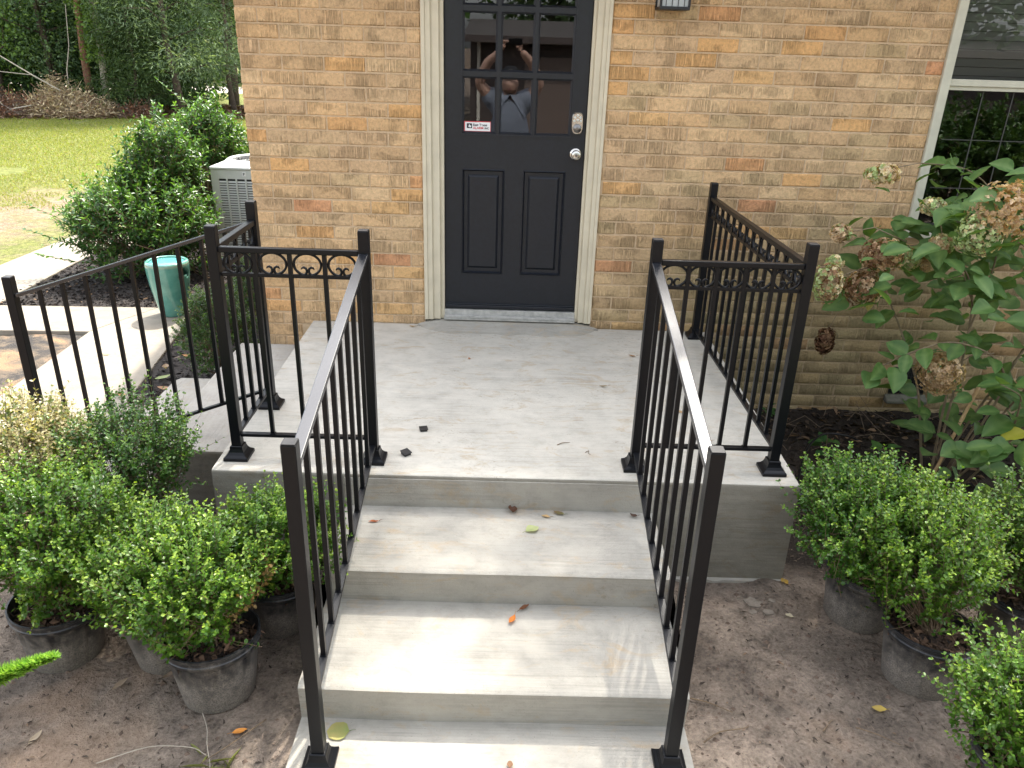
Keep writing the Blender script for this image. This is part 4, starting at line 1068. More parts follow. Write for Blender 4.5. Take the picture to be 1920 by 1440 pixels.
# ------------------------------------------------------------------ single fallen leaves, each its own object
def fallen(name, x, y, z, L, W, ang, col, label, curl=.2, col2=None, fold=.3, tilt=0., cat='fallen leaf', lift=.002, shape=(0, .55, .9, 1, .85, .5, 0)):
    n = len(shape); mb = MB(); cols = []
    c1 = np.array(col); c2 = np.array(col2 or col)
    rs = np.random.RandomState(int(abs(x*1000+y*777)) % 9999)
    for i in range(n):
        t = i/(n-1); w_ = W*shape[i]; yy = (t-.5)*L; zz = curl*L*(t-.5)**2*1.6+.004*rs.rand()
        for s_ in (-1, -.5, 0, .5, 1):
            mb.v.append((s_*w_, yy, zz+abs(s_)*w_*fold)); k = (t*.6+abs(s_)*.3+rs.rand()*.35); cols.append(c1*(1-k)+c2*k if k < 1 else c2)
    for i in range(n-1):
        for k in range(4): mb.f.append((i*5+k, i*5+k+1, (i+1)*5+k+1, (i+1)*5+k))
    o0 = len(mb.v); mb.tube([(0, -.5*L, .002+curl*L*.4), (0.002, -.62*L, .004+curl*L*.4), (.004, -.78*L, .003+curl*L*.5)], [.0011, .0009, .0006], 4); cols += [c1*.6]*(len(mb.v)-o0)
    o = mb.obj(name, M_DRY); me = o.data; a = me.color_attributes.new('Col', 'FLOAT_COLOR', 'POINT')
    a.data.foreach_set('color', np.concatenate([np.clip(np.array(cols), 0, 1), np.ones((len(cols), 1))], 1).astype(np.float32).ravel()); me.shade_smooth()
    o.location = (x, y, z+lift); o.rotation_euler = (0, tilt, R(ang)); tag(o, label, cat); return o
s1, s2, s3 = -.1495, -.3005, -.4495
fallen('fallen_leaf', .430, -1.735+.0-.06, s1, .052, .020, 10, (.17, .075, .045), 'curled reddish brown leaf against the riser below the porch edge', .7, (.10, .05, .03), .8, .2)
fallen('fallen_leaf', .512, -1.927, s1, .062, .024, -58, (.33, .38, .16), 'pale green leaf in the middle of the top stair tread', .08, (.42, .44, .22))
fallen('fallen_leaf', .625, -1.805, s1, .050, .012, 62, (.14, .17, .06), 'small dark green and brown leaf at the back of the top tread', .25, (.22, .13, .07))
fallen('fallen_leaf', .570, -1.830, s1, .040, .009, 68, (.45, .30, .15), 'narrow tan leaf beside the dark green one on the top tread', .2)
fallen('fallen_leaf', -.128, -1.90, s1, .045, .007, 95, (.30, .085, .03), 'thin rusty red leaf at the left end of the top tread', .15)
fallen('fallen_leaf', .437, -2.290, s2, .050, .011, 155, (.62, .22, .045), 'bright orange curled leaf on the second tread', .5, (.45, .14, .03), .6)
fallen('fallen_leaf', .482, -2.222, s2, .052, .009, -48, (.22, .085, .035), 'brown folded leaf behind the orange one on the second tread', .3, (.15, .06, .03), .9)
fallen('fallen_leaf', -.128, -2.672, s3, .074, .036, 92, (.17, .25, .075), 'broad round green leaf by the foot of the left stair post', .03, (.36, .30, .11), .05, shape=(0, .8, 1, 1, .95, .75, 0))
fallen('fallen_leaf', .437, -2.785, s3, .03, .010, 0, (.22, .12, .07), 'tiny brown leaf scrap on the lowest pad at the picture foot', .2)
fallen('fallen_leaf', .934, -1.815, s1, .035, .010, 60, (.09, .05, .035), 'small crumpled dark leaf by the lower rail of the right handrail', .9, None, .8)
fallen('fallen_leaf', 1.102, -.434, .024, .045, .008, 70, (.30, .15, .06), 'narrow orange brown leaf on the porch near the brick wall', .3)
fallen('fallen_leaf', .894, -.86, .018, .05, .007, 86, (.22, .16, .09), 'thin tan leaf lying crosswise on the right half of the porch', .3)
fallen('fallen_leaf', .183, -.54, .022, .022, .006, 20, (.38, .14, .06), 'tiny orange seed leaf in the middle of the porch', .4)
fallen('fallen_leaf', -.19, -.06, .030, .045, .008, 75, (.38, .24, .10), 'tan leaf tucked against the bricks left of the door', .3)
fallen('fallen_leaf', 1.245, -1.13, .010, .045, .012, 70, (.45, .30, .17), 'pale brown leaf on the porch behind the right handrail', .3)
fallen('fallen_leaf', 1.31, -1.42, .006, .040, .012, 60, (.34, .20, .12), 'crumpled brown leaf inside the right railing panel', .7, None, .8)
fallen('fallen_leaf', -.455, -2.665, GZ, .050, .011, -68, (.62, .25, .05), 'orange leaf on the soil at the front of the tilted pot', .3, None, .5, lift=.008)
fallen('fallen_leaf', -.935, -2.475, GZ, .065, .012, -30, (.36, .27, .19), 'grey tan leaf on bare soil between the two left pots', .2, (.27, .20, .14), .4, lift=.008)
fallen('fallen_leaf', -1.10, -2.71, GZ, .062, .011, -12, (.48, .38, .27), 'pale dry leaf on the soil in the bottom left corner', .2, (.36, .28, .2), .4, lift=.008)
fallen('fallen_leaf', -.855, -2.345, GZ, .075, .014, 80, (.26, .18, .13), 'curled grey brown leaf beside the hidden pot', .5, (.16, .11, .08), .7, lift=.010)
fallen('fallen_leaf', -.78, -2.43, GZ, .050, .010, -40, (.30, .22, .16), 'small curled leaf touching the rim side of the tilted pot', .5, None, .7, lift=.010)
fallen('fallen_leaf', 1.735, -2.495, GZ, .052, .015, 80, (.62, .45, .08), 'yellow leaf on the soil in front of the middle right pot', .1, (.42, .30, .10), .2, lift=.007)
fallen('fallen_leaf', 1.065, -2.33, GZ, .10, .014, 5, (.48, .30, .17), 'long tan bark like leaf beside the lower right edge of the steps', .2, (.38, .2, .1), .4, lift=.008)
fallen('fallen_leaf', 1.62, -1.80, GZ, .045, .016, 20, (.50, .30, .05), 'yellow orange leaf at the right corner of the porch slab', .4, (.3, .2, .05), .6, lift=.008)
fallen('fallen_leaf', 1.57, -2.02, GZ, .034, .012, 60, (.48, .42, .30), 'tiny cream leaf on soil between the porch corner and first right pot', .3, None, .5, lift=.008)
fallen('fallen_leaf', -1.86, .13, -.452, .11, .024, -45, (.20, .27, .10), 'long green leaf on the mulch below the side railing', .2, (.30, .33, .15), .3, lift=.006)
fallen('fallen_leaf', -1.84, .50, -.452, .09, .022, 75, (.52, .27, .12), 'orange tan leaf on the mulch near the small boxwood', .4, (.4, .2, .1), .6, lift=.008)
fallen('fallen_leaf', -1.78, -.05, -.452, .09, .022, 80, (.50, .30, .17), 'tan leaf on the mulch beside the lower side step', .4, (.35, .2, .12), .6, lift=.008)
fallen('fallen_leaf', -2.0, -.16, -.452, .07, .016, 85, (.45, .22, .11), 'small rust leaf at the corner of mulch and walkway', .3, None, .6, lift=.008)
fallen('fallen_leaf', -1.9, .28, -.450, .07, .022, 20, (.46, .36, .26), 'crumpled beige leaf on the mulch behind the long green leaf', .8, (.32, .22, .15), .8, lift=.010)
fallen('fallen_leaf', -2.42, .52, -.452, .05, .016, 75, (.42, .36, .18), 'dull yellow leaf flat on the pale walkway', .05, None, .1, lift=.003)
fallen('fallen_leaf', -.47, -2.85, GZ, .09, .020, 60, (.20, .085, .05), 'dark red leaf on the soil next to the lowest step', .5, (.28, .2, .08), .6, lift=.010)
# twigs
def twig(pts, r, label, m=None):
    P = np.array(pts); t = np.linspace(0, len(P)-1, 16); Q = np.stack([np.interp(t, np.arange(len(P)), P[:, i]) for i in range(3)], 1)
    for _ in range(3): Q[1:-1] = (Q[:-2]+2*Q[1:-1]+Q[2:])/4
    pts = [tuple(q) for q in Q]
    mb = MB(); mb.tube(pts, [r*(1-.5*i/len(pts)) for i in range(len(pts))], 5); o = mb.obj('twig', m or M_TWIG, smooth=True); tag(o, label, 'twig')
twig([(.625, -1.49, .007), (.650, -1.475, .012), (.683, -1.462, .006)], .0022, 'small dark curved twig on the porch near the right stair post')
twig([(.745, -1.55, .006), (.765, -1.53, .007), (.755, -1.56, .006), (.768, -1.565, .006)], .0016, 'tiny hooked twig on the porch beside the right post base')
twig([(.71, -1.25, .009), (.75, -1.24, .010), (.79, -1.26, .008)], .0013, 'thin pale stalk on the right half of the porch')
twig([(1.07, -2.47, GZ+.01), (1.13, -2.49, GZ+.015), (1.21, -2.53, GZ+.01)], .003, 'brown stick on clay soil right of the steps, the upper of the two')
twig([(1.08, -2.66, GZ+.01), (1.14, -2.62, GZ+.018), (1.22, -2.60, GZ+.01), (1.25, -2.59, GZ+.01)], .003, 'brown stick on clay soil right of the steps, the lower of the two')
twig([(1.50, -2.60, GZ+.008), (1.53, -2.57, GZ+.014), (1.55, -2.55, GZ+.01)], .0028, 'short dark twig in the middle of the right soil patch')
twig([(1.62, -2.58, GZ+.008), (1.68, -2.61, GZ+.012), (1.74, -2.65, GZ+.01)], .0025, 'pale straight twig leading to the lowest right shrub')
twig([(-.86, -2.80, GZ+.01), (-.72, -2.735, GZ+.02), (-.58, -2.73, GZ+.012), (-.53, -2.76, GZ+.01)], .002, 'long thin straw stalk on the soil at the foot of the picture', M_PALEB)
twig([(-.60, -2.60, GZ+.02), (-.56, -2.66, GZ+.012), (-.545, -2.72, GZ+.01), (-.50, -2.80, GZ+.012), (-.49, -2.86, GZ+.01)], .0018, 'dry grass stalk curling away from the tilted pot', M_PALEB)
twig([(-.38, -2.62, GZ+.02), (-.46, -2.72, GZ+.02), (-.54, -2.80, GZ+.015)], .0025, 'grey twig leaning on soil beside the left edge of the steps')
# withered grass tuft
rs = np.random.RandomState(8); n = 26; P = np.stack([rs.normal(size=n)*.02-.50, rs.normal(size=n)*.03-2.80, np.full(n, GZ+.005)], 1)
D = rs.normal(size=(n, 3)); D[:, 2] = np.abs(D[:, 2])*.25
V, F, C2 = leaves(rs, P, D, np.array([0, 0, 1.])+rs.normal(size=(n, 3))*.3, rs.uniform(.05, .12, n), rs.uniform(.0015, .003, n), np.array([[.30, .32, .13]])*rs.uniform(.6, 1.3, (n, 1)), 'lance', curl=.35)
o = npmesh('grass_tuft', V, F, M_GRASS, None, C2); tag(o, 'withered grass tuft on the soil near the picture foot', 'grass tuft')
# flaked mortar on the soil
CO = (1.47, -1.95, GZ); cem = empty('cement_splash', CO, 'flat grey splash of dried cement in flakes on the soil below the porch slab', 'cement')
M_CEM = simple('cement_flake', (.20, .168, .132), .9, var=.25, vscale=50, bmp=.002)
for k, (x, y, s_) in enumerate(((1.46, -1.93, .050), (1.495, -1.995, .028), (1.43, -1.99, .022), (1.40, -1.90, .014), (1.53, -1.93, .018), (1.49, -2.04, .014))):
    rs = np.random.RandomState(k+40); m_ = 11; a = np.sort(rs.rand(m_)*6.28); mb = MB(); z = ground_z(x, y)+.0015
    for t in a: mb.v.append((x+math.cos(t)*s_*rs.uniform(.6, 1.1), y+math.sin(t)*s_*rs.uniform(.5, .9), z+rs.uniform(0, .002)))
    mb.v += [(v[0], v[1], v[2]-.012) for v in mb.v[:m_]]
    mb.f.append(tuple(range(m_))); mb.f += [(i, m_+i, m_+(i+1) % m_, (i+1) % m_) for i in range(m_)]
    mb.obj('cement_flake', M_CEM, cem, CO)
# rough footing lip under the slab
mb = MB(); n = 40
for i in range(n+1):
    x = 1.03+(1.63-1.03)*i/n; w_ = .012+.014*abs(mnoise.noise(Vector((x*14, 0, 0))))
    mb.v += [(x, -1.776, GZ+.012), (x, -1.782-w_, GZ+.008), (x, -1.786-w_, GZ-.02)]
for i in range(n): mb.f += [(i*3, i*3+1, i*3+4, i*3+3), (i*3+1, i*3+2, i*3+5, i*3+4)]
o = mb.obj('footing_lip', M_CONC); o['kind'] = 'structure'

# ------------------------------------------------------------------ hydrangea
HY = (2.72, -.72, GZ)
hyd = empty('hydrangea', HY, 'large leafy hydrangea with dried brown flower heads against the right wall', 'hydrangea')
hmb = MB()
stems = [  # world coordinates, hand placed arching stems
 [(2.76, -.80, GZ), (2.80, -.72, -.05), (2.86, -.62, .32), (2.80, -.62, .60), (2.58, -.66, .76), (2.38, -.68, .78), (2.22, -.72, .66), (2.14, -.75, .54)],
 [(2.74, -.82, GZ), (2.72, -.78, -.0), (2.80, -.70, .35), (2.92, -.60, .72), (2.86, -.50, 1.02), (2.72, -.45, 1.12), (2.60, -.45, 1.13)],
 [(2.78, -.78, GZ), (2.95, -.75, -.05), (3.10, -.75, .28), (3.05, -.85, .52), (2.92, -.95, .72), (2.76, -1.0, .86), (2.62, -1.0, .90)],
 [(2.82, -.82, GZ), (3.0, -.85, .10), (2.80, -.95, .30), (2.55, -.98, .38), (2.36, -.92, .26), (2.26, -.88, .16)],
 [(2.70, -.80, GZ), (2.62, -.70, .0), (2.50, -.55, .32), (2.36, -.45, .58), (2.28, -.40, .76)],
 [(2.84, -.80, GZ), (3.05, -.85, .0), (3.12, -.95, .35), (2.98, -1.05, .62), (2.82, -1.08, .80)],
 [(2.85, -.86, GZ), (2.98, -1.0, -.1), (2.90, -1.1, .14), (2.74, -1.15, .22)],
 [(2.86, -.75, GZ), (3.15, -.65, .2), (3.30, -.60, .60), (3.25, -.60, .90), (3.10, -.62, 1.05)],
 [(2.88, -.9, GZ), (3.10, -1.05, .1), (3.15, -1.15, .45), (3.02, -1.22, .62)],
]
for s_ in stems:
    # resample smooth
    P = np.array(s_); t = np.linspace(0, len(P)-1, 28); k = np.arange(len(P))
    Q = np.stack([np.interp(t, k, P[:, i]) for i in range(3)], 1)
    for _ in range(4): Q[1:-1] = (Q[:-2]+Q[1:-1]*2+Q[2:])/4
    r0 = .0075
    hmb.tube([tuple(q) for q in Q], [r0*(1-.72*i/27) for i in range(28)], 6)
    s_[:] = [tuple(q) for q in Q]
for s_ in ([(2.60, -.45, 1.13), (2.45, -.48, 1.14), (2.32, -.52, 1.12), (2.245, -.55, 1.09)], [(2.36, -.45, .58), (2.27, -.46, .44), (2.20, -.46, .32), (2.17, -.45, .20)],
           [(2.22, -.72, .66), (2.12, -.74, .64), (1.99, -.78, .60)], [(2.38, -.68, .78), (2.22, -.64, .84), (2.09, -.60, .80)], [(2.80, -.95, .30), (2.70, -.96, .30), (2.58, -.95, .20)],
           [(2.86, -.62, .40), (2.70, -.70, .62), (2.52, -.75, .76)], [(2.58, -.66, .76), (2.55, -.64, .86), (2.51, -.62, .93)]):
    hmb.tube(s_, [.0035-.0006*i for i in range(len(s_))], 5)
hmb.obj('stems', simple('hydrangea_stem', (.20, .15, .09), .8, var=.3, vscale=30), hyd, HY, smooth=True)
def big_leaf(seed, L, W, col, col2, point=.5):
    rs = np.random.RandomState(seed); n = 9; V = []; C = []; curl = rs.uniform(.05, .28); tw = rs.uniform(-.3, .3); fold = rs.uniform(.15, .5)
    for i in range(n):
        t = i/(n-1); w_ = W*(math.sin(math.pi*t**.78)**.85)*(1 if t < .97 else 0) + (.0005)
        for j, s_ in enumerate((-1, -.55, 0, .55, 1)):
            x = s_*w_; z = abs(x)*fold-curl*L*t*t+.012*L*math.sin(t*22+s_*3)*abs(s_)+x*tw*t
            V.append((x, t*L, z)); k = .35*rs.rand()+(.0 if j != 2 else .5)
            C.append(np.array(col)*(1-k)+np.array(col2)*k)
    F = [(i*5+k, i*5+k+1, (i+1)*5+k+1, (i+1)*5+k) for i in range(n-1) for k in range(4)]
    me = bpy.data.meshes.new('leaf'); me.from_pydata(V, [], F); a = me.color_attributes.new('Col', 'FLOAT_COLOR', 'POINT')
    a.data.foreach_set('color', np.concatenate([np.array(C), np.ones((len(C), 1))], 1).astype(np.float32).ravel()); me.materials.append(M_HLEAF); me.shade_smooth()
    return me
M_HLEAF = leaf_mat('hydrangea_leaf', .5, .35, .35)
HGA, HGB = (.075, .155, .045), (.20, .30, .095)
LM = [big_leaf(k, 1., .29+.05*(k % 3), HGA if k % 4 else (.075, .16, .04), HGB) for k in range(10)]
LY = [big_leaf(50, 1., .26, (.50, .48, .05), (.62, .55, .10)), big_leaf(51, 1., .25, (.42, .40, .14), (.55, .5, .2))]
rs = np.random.RandomState(5)
def put_leaf(p, d, L, me, roll=0., up=None):
    d = Vector(d).normalized(); upv = Vector(up or (rs.normal()*.35, -.35+rs.normal()*.3, 1)).normalized()
    x_ = d.cross(upv).normalized(); z_ = x_.cross(d)
    m4 = Matrix(((x_.x, d.x, z_.x, 0), (x_.y, d.y, z_.y, 0), (x_.z, d.z, z_.z, 0), (0, 0, 0, 1)))
    o = bpy.data.objects.new('leaf', me); COL.objects.link(o); o.parent = hyd
    o.matrix_local = Matrix.Translation(Vector(p)-Vector(HY)) @ m4 @ Matrix.Scale(L, 4); return o
cnt = 0
for si, s_ in enumerate(stems):
    n = len(s_)
    for i in range(7, n, 2):
        if rs.rand() < .12: continue
        p = Vector(s_[i]); tdir = (Vector(s_[min(i+1, n-1)])-Vector(s_[i-1])).normalized()
        sd = tdir.cross(Vector((rs.normal()*.3, rs.normal()*.3, 1))).normalized()
        for sg in (-1, 1):
            if rs.rand() < .12: continue
            d = sd*sg+tdir*.5+Vector((rs.normal()*.25, rs.normal()*.25-.1, rs.normal()*.25-.1))
            # short side shoot for fullness
            pp = p
            if rs.rand() < .5: pp = p+d.normalized()*rs.uniform(.02, .08)
            if pp.y > -.06 or pp.z < GZ+.05: continue
            put_leaf(pp, d, rs.uniform(.085, .165), LM[rs.randint(10)]); cnt += 1
for k in range(120):
    x = rs.uniform(2.15, 3.2); y = rs.uniform(-1.1, -.35); z = rs.uniform(.50, .98) - max(0, 2.5-x)*.4
    put_leaf((x, y, z), (rs.normal()-.4, rs.normal()*.7-.3, rs.normal()*.35), rs.uniform(.085, .165), LM[rs.randint(10)]); cnt += 1
for k in range(44):
    x = rs.uniform(2.40, 2.95); y = rs.uniform(-1.0, -.45); z = rs.uniform(.82, 1.16)-max(0, 2.6-x)*.5
    put_leaf((x, y, z), (rs.normal()-.4, rs.normal()*.7-.3, rs.normal()*.35), rs.uniform(.085, .165), LM[rs.randint(10)]); cnt += 1
for k in range(34):
    x = rs.uniform(2.5, 3.0); y = rs.uniform(-1.25, -.7); z = rs.uniform(-.40, -.05)
    put_leaf((x, y, z), (rs.normal(), rs.normal()*.7-.5, rs.normal()*.25), rs.uniform(.08, .15), LM[rs.randint(10)]); cnt += 1
for k in range(20):
    put_leaf((rs.uniform(2.40, 2.76), rs.uniform(-.6, -.42), rs.uniform(.71, .84)), (rs.normal()-.3, rs.normal()*.5-.3, rs.normal()*.3), rs.uniform(.09, .15), LM[rs.randint(10)]); cnt += 1
# filler leaves low on the right and behind
for k in range(135):
    x = rs.uniform(2.45, 3.35); y = rs.uniform(-1.2, -.2); z = rs.uniform(-.42, .98)
    if x < 2.75 and z < .38 and rs.rand() < .75: continue
    if x < 2.62+.1*rs.rand() and z < .45: continue
    d = (rs.normal()-.5, rs.normal()*.6-.3, rs.normal()*.4)
    put_leaf((x, y, z), d, rs.uniform(.08, .17), LM[rs.randint(10)]); cnt += 1
for (p, d, L) in (((2.97, -1.10, -.05), (-1, -.3, -.1), .15), ((2.24, -.70, .52), (.1, -.2, -1), .10), ((2.9, -.9, .12), (-.9, 0, .3), .05)):
    put_leaf(p, d, L, LY[0 if L > .12 else 1])
# flower heads: balls of papery petals
def flower(c, r, seed, cols, n=230, sq=(1, 1, 1)):
    r *= 1.2; n = int(n*1.25)
    rs_ = np.random.RandomState(seed); d = unit(rs_.normal(size=(n, 3))); rr_ = r*rs_.uniform(.62, 1.0, (n, 1))
    P = d*rr_*np.array(sq); t = unit(np.cross(d, rs_.normal(size=(n, 3)))); VV = []; FF = []; CC = []
    pal = np.array(cols); base = pal[(np.clip((d[:, 0]*.5+.5+rs_.normal(size=n)*.28), 0, .999)*len(pal)).astype(int)]*rs_.uniform(.75, 1.2, (n, 1))
    off = 0
    for q in range(4):
        a = q*np.pi/2; s2 = unit(np.cross(d, t)); dr = t*math.cos(a)+s2*math.sin(a)+d*rs_.uniform(.1, .6, (n, 1))
        V, F, C2 = leaves(rs_, P, dr, d+rs_.normal(size=(n, 3))*.3, rs_.uniform(.010, .017, n), rs_.uniform(.0045, .007, n), base*rs_.uniform(.85, 1.15, (n, 1)), 'box', fold=.5, curl=.3)
        VV.append(V); FF.append(F+off); CC.append(C2); off += len(V)
    o = npmesh('flower_head', np.concatenate(VV)+np.array(c)-np.array(HY), np.concatenate(FF), M_PETAL, hyd, np.concatenate(CC)); return o
BR, BR2, CRM, GRN, PNK = (.26, .155, .09), (.46, .32, .20), (.70, .60, .42), (.42, .50, .25), (.62, .47, .32)
flower((2.245, -.55, 1.09), .062, 1, [GRN, CRM, BR2, CRM, PNK], 170, (1.25, 1, .7))
flower((2.24, -.75, .728), .085, 2, [BR, BR, BR2, BR2, PNK], 260, (1.1, 1, .85))
flower((2.395, -.70, .70), .050, 3, [GRN, CRM, GRN], 110)
flower((2.175, -.75, .555), .080, 4, [BR, BR2, BR, PNK], 240, (1.0, 1, 1.0))
flower((1.98, -.78, .585), .070, 5, [GRN, BR2, BR, CRM], 200, (.9, 1, 1.3))
flower((2.03, -.70, .67), .035, 14, [GRN, CRM], 80)
flower((2.075, -.60, .80), .045, 6, [PNK, BR2, GRN], 120, (1, 1, .9))
flower((2.17, -.45, .16), .052, 7, [(.12, .06, .035), BR, (.10, .05, .03)], 170, (.8, .8, 1.35))
flower((2.62, -1.0, 1.01), .125, 8, [BR2, PNK, (.46, .28, .13), (.40, .25, .14)], 330, (1.05, 1, .95))
flower((2.54, -1.0, .90), .085, 9, [GRN, GRN, CRM, PNK], 230, (1.1, 1, 1))
flower((2.50, -.62, .95), .052, 10, [CRM, GRN, CRM], 130, (1.1, 1, .7))
flower((2.516, -.75, .785), .048, 11, [CRM, BR2, GRN], 120)
flower((2.56, -.95, .186), .098, 12, [BR2, (.45, .31, .17), PNK, (.46, .33, .18)], 330, (1.0, 1, .98))
flower((2.50, -.70, .68), .035, 13, [PNK, CRM], 80)
# bamboo stake tied beside it, old pruned stub, drip hose
stk = MB(); a = Vector((2.60, -1.02, GZ)); b_ = Vector((2.795, -.92, .11)); nseg = 24
pp = [a+(b_-a)*(i/nseg) for i in range(nseg+1)]; stk.tube(pp, [.0085+(.002 if i % 6 == 5 else 0) for i in range(nseg+1)], 8)
o = stk.obj('bamboo_stake', simple('bamboo', (.48, .31, .15), .5, var=.2, vscale=40), smooth=True); tag(o, 'tan bamboo stake leaning in the bed in front of the hydrangea', 'stake')
stb = MB(); stb.tube([(2.66, -.98, GZ), (2.665, -.96, -.35), (2.70, -.93, -.22), (2.705, -.93, -.14)], [.014, .012, .012, .010], 7); stb.tube([(2.66, -.97, -.32), (2.63, -1.0, -.27)], [.008, .006], 6)
o = stb.obj('pruned_stump', M_BARK, smooth=True); tag(o, 'cut woody stub standing beside the bamboo stake', 'stump')
hp = [(1.90, -1.12, GZ+.02), (1.97, -.92, GZ+.05), (2.08, -.70, GZ+.10), (2.22, -.55, GZ+.12), (2.42, -.48, GZ+.06), (2.5, -.42, GZ+.0)]
P = np.array(hp); t = np.linspace(0, 5, 26); Q = np.stack([np.interp(t, np.arange(6), P[:, i]) for i in range(3)], 1)
for _ in range(5): Q[1:-1] = (Q[:-2]+2*Q[1:-1]+Q[2:])/4
mb = MB(); mb.tube([tuple(q) for q in Q], .0065, 8); o = mb.obj('hose', M_BLACK, smooth=True); tag(o, 'thin black irrigation hose arching over the dark soil by the porch', 'hose')
mb = MB(); mb.tube([(1.83, -1.20, GZ+.03), (1.92, -1.10, GZ+.025), (2.0, -1.06, GZ+.03)], .018, 8); o = mb.obj('pipe', M_BLACKM, smooth=True); tag(o, 'short black pipe end half buried at the porch side', 'pipe')
# bare dry stalks in the bed
mb = MB(); rs = np.random.RandomState(12)
for k in range(22):
    x = rs.uniform(1.75, 3.1); y = rs.uniform(-.75, -.05); a = rs.rand()*6.28; L = rs.uniform(.12, .42)
    mb.tube([(x, y, GZ+.02), (x+L*.5*math.cos(a), min(-.03, y+L*.3*math.sin(a)), GZ+rs.uniform(.03, .12)), (x+L*math.cos(a), min(-.02, y+L*.6*math.sin(a)), GZ+rs.uniform(.01, .20))], [.0022, .0018, .001], 4)
o = mb.obj('dry_stalks', simple('stalk', (.15, .11, .075), .9)); tag(o, 'tangle of thin dry stalks in the dark bed along the right wall', 'dry stalks', kind='stuff')
# low weeds and seedlings in the bed
def seedling(seed, x, y, h, label, L=.06, W=.018, n=14, cols=((.035, .10, .03), (.10, .20, .04))):
    rt_ = empty('bed_seedling', (x, y, GZ), label, 'seedling', 'seedlings in the right bed')
    rs_ = np.random.RandomState(seed); t = rs_.uniform(.25, 1., n); a = rs_.rand(n)*6.28
    P = np.stack([.02*np.cos(a), .02*np.sin(a), t*h], 1); D = np.stack([np.cos(a), np.sin(a), rs_.uniform(.0, .7, n)], 1)
    c = np.array(cols[0])+(np.array(cols[1])-np.array(cols[0]))*rs_.rand(n, 1)
    V, F, C2 = leaves(rs_, P, D, np.tile([0, 0, 1.], (n, 1)), L*rs_.uniform(.7, 1.2, n), W*rs_.uniform(.7, 1.2, n), c, 'lance', curl=.25)
    npmesh('leaves', V, F, M_HLEAF, rt_, C2); m_ = MB(); m_.tube([(0, 0, 0), (.004, 0, h*.5), (0, 0, h)], [.003, .0025, .0015], 5); m_.obj('stem', M_TWIG, rt_)
seedling(1, 2.02, -.16, .10, 'small green seedling by the wall foot left of the vent', .045, .013)
seedling(2, 2.22, -.62, .14, 'broad leaved seedling in the dark soil beside the hose', .075, .030, 9)
seedling(3, 2.42, -.86, .20, 'leafy seedling with wide leaves between the hose and the stake', .095, .030, 12)
seedling(4, 2.05, -.95, .08, 'tiny light green seedling close to the pipe end', .035, .012, 12, ((.08, .16, .03), (.18, .28, .05)))
seedling(5, 2.82, -1.22, .16, 'bright yellow green seedling right of the bamboo stake', .06, .018, 16, ((.12, .2, .03), (.26, .36, .06)))
seedling(6, 2.62, -1.30, .12, 'low dark seedling behind the corner boxwood', .07, .022, 12)

# foxtail fern plume reaching in at the lower left
FW=.0022
fr = empty('foxtail_fern', (-1.05, -3.25, GZ), 'bright green feathery fern plume at the lower left picture edge', 'fern')
def plume(pts, n, w_, seed):
    rs_ = np.random.RandomState(seed); P0 = np.array(pts, float); t = rs_.rand(n)**.9; k = np.linspace(0, 1, len(pts))
    P = np.stack([np.interp(t, k, P0[:, i]) for i in range(3)], 1); T = unit(P0[-1]-P0[0])
    d = unit(rs_.normal(size=(n, 3))); d = unit(d-T*np.sum(d*T, 1, keepdims=True)+T*.75)
    ww = w_*(1.02-t*.85)
    c = np.array([[.12, .27, .035]])+(np.array([[.27, .43, .08]])-np.array([[.12, .27, .035]]))*rs_.rand(n, 1)
    V, F, C2 = leaves(rs_, P, d, rs_.normal(size=(n, 3)), ww*rs_.uniform(.7, 1.2, n), np.full(n, FW), c, 'lance')
    return V, F, C2
FO = np.array((-1.05, -3.25, GZ))
for i, (pts) in enumerate([[(-1.05, -3.25, GZ), (-1.0, -3.22, .0), (-.80, -3.2, .245), (-.605, -3.2, .345)], [(-1.05, -3.25, GZ), (-1.15, -3.3, -.05), (-1.3, -3.3, .2)], [(-1.05, -3.25, GZ), (-1.1, -3.4, .0), (-1.2, -3.6, .2)]]):
    V, F, C2 = plume(pts, 5200, .095, i); o = npmesh('plume', V-FO, F, M_GRASS, fr, C2)

# ------------------------------------------------------------------ lawn, woods edge
def lawn_blades(seed, n, x0, x1, y0, y1, L, W):
    rs_ = np.random.RandomState(seed); x = rs_.uniform(x0, x1, n); y = y0+(y1-y0)*rs_.rand(n)**1.3
    keep = np.ones(n, bool)
    nz = np.array([mnoise.noise(Vector((a*.55, b2*.55, 7.7)))+.6*mnoise.noise(Vector((a*1.7, b2*1.7, 2.2))) for a, b2 in zip(x, y)])
    thr = np.interp(y, [2, 5, 9, 13], [.02, -.10, -.4, -.8])
    keep &= nz > thr
    keep &= ~((x > -4.6) & (y < 4.7) & (x > -4.55)); keep &= x < -2.2
    x, y, nz = x[keep], y[keep], nz[keep]; n = len(x)
    P = np.stack([x, y, np.full(n, GZ-.02)], 1); D = rs_.normal(size=(n, 3))*.55; D[:, 2] = 1
    k = rs_.rand(n, 1); c = np.array([[.14, .19, .035]])*(1-k)+np.array([[.29, .30, .08]])*k
    dry = rs_.rand(n) < np.interp(y, [3, 12], [.35, .15]); c[dry] = np.array((.32, .27, .14))*rs_.uniform(.7, 1.1, (dry.sum(), 1))
    s = np.interp(y, [3, 17], [1., 1.5])
    V, F, C2 = leaves(rs_, P, D, rs_.normal(size=(n, 3)), L*s*rs_.uniform(.6, 1.3, n), W*s*rs_.uniform(.7, 1.3, n), c, 'lance', curl=.35)
    return V, F, C2
V, F, C2 = lawn_blades(3, 210000, -16, -2.2, 2.0, 17.5, .028, .0035)
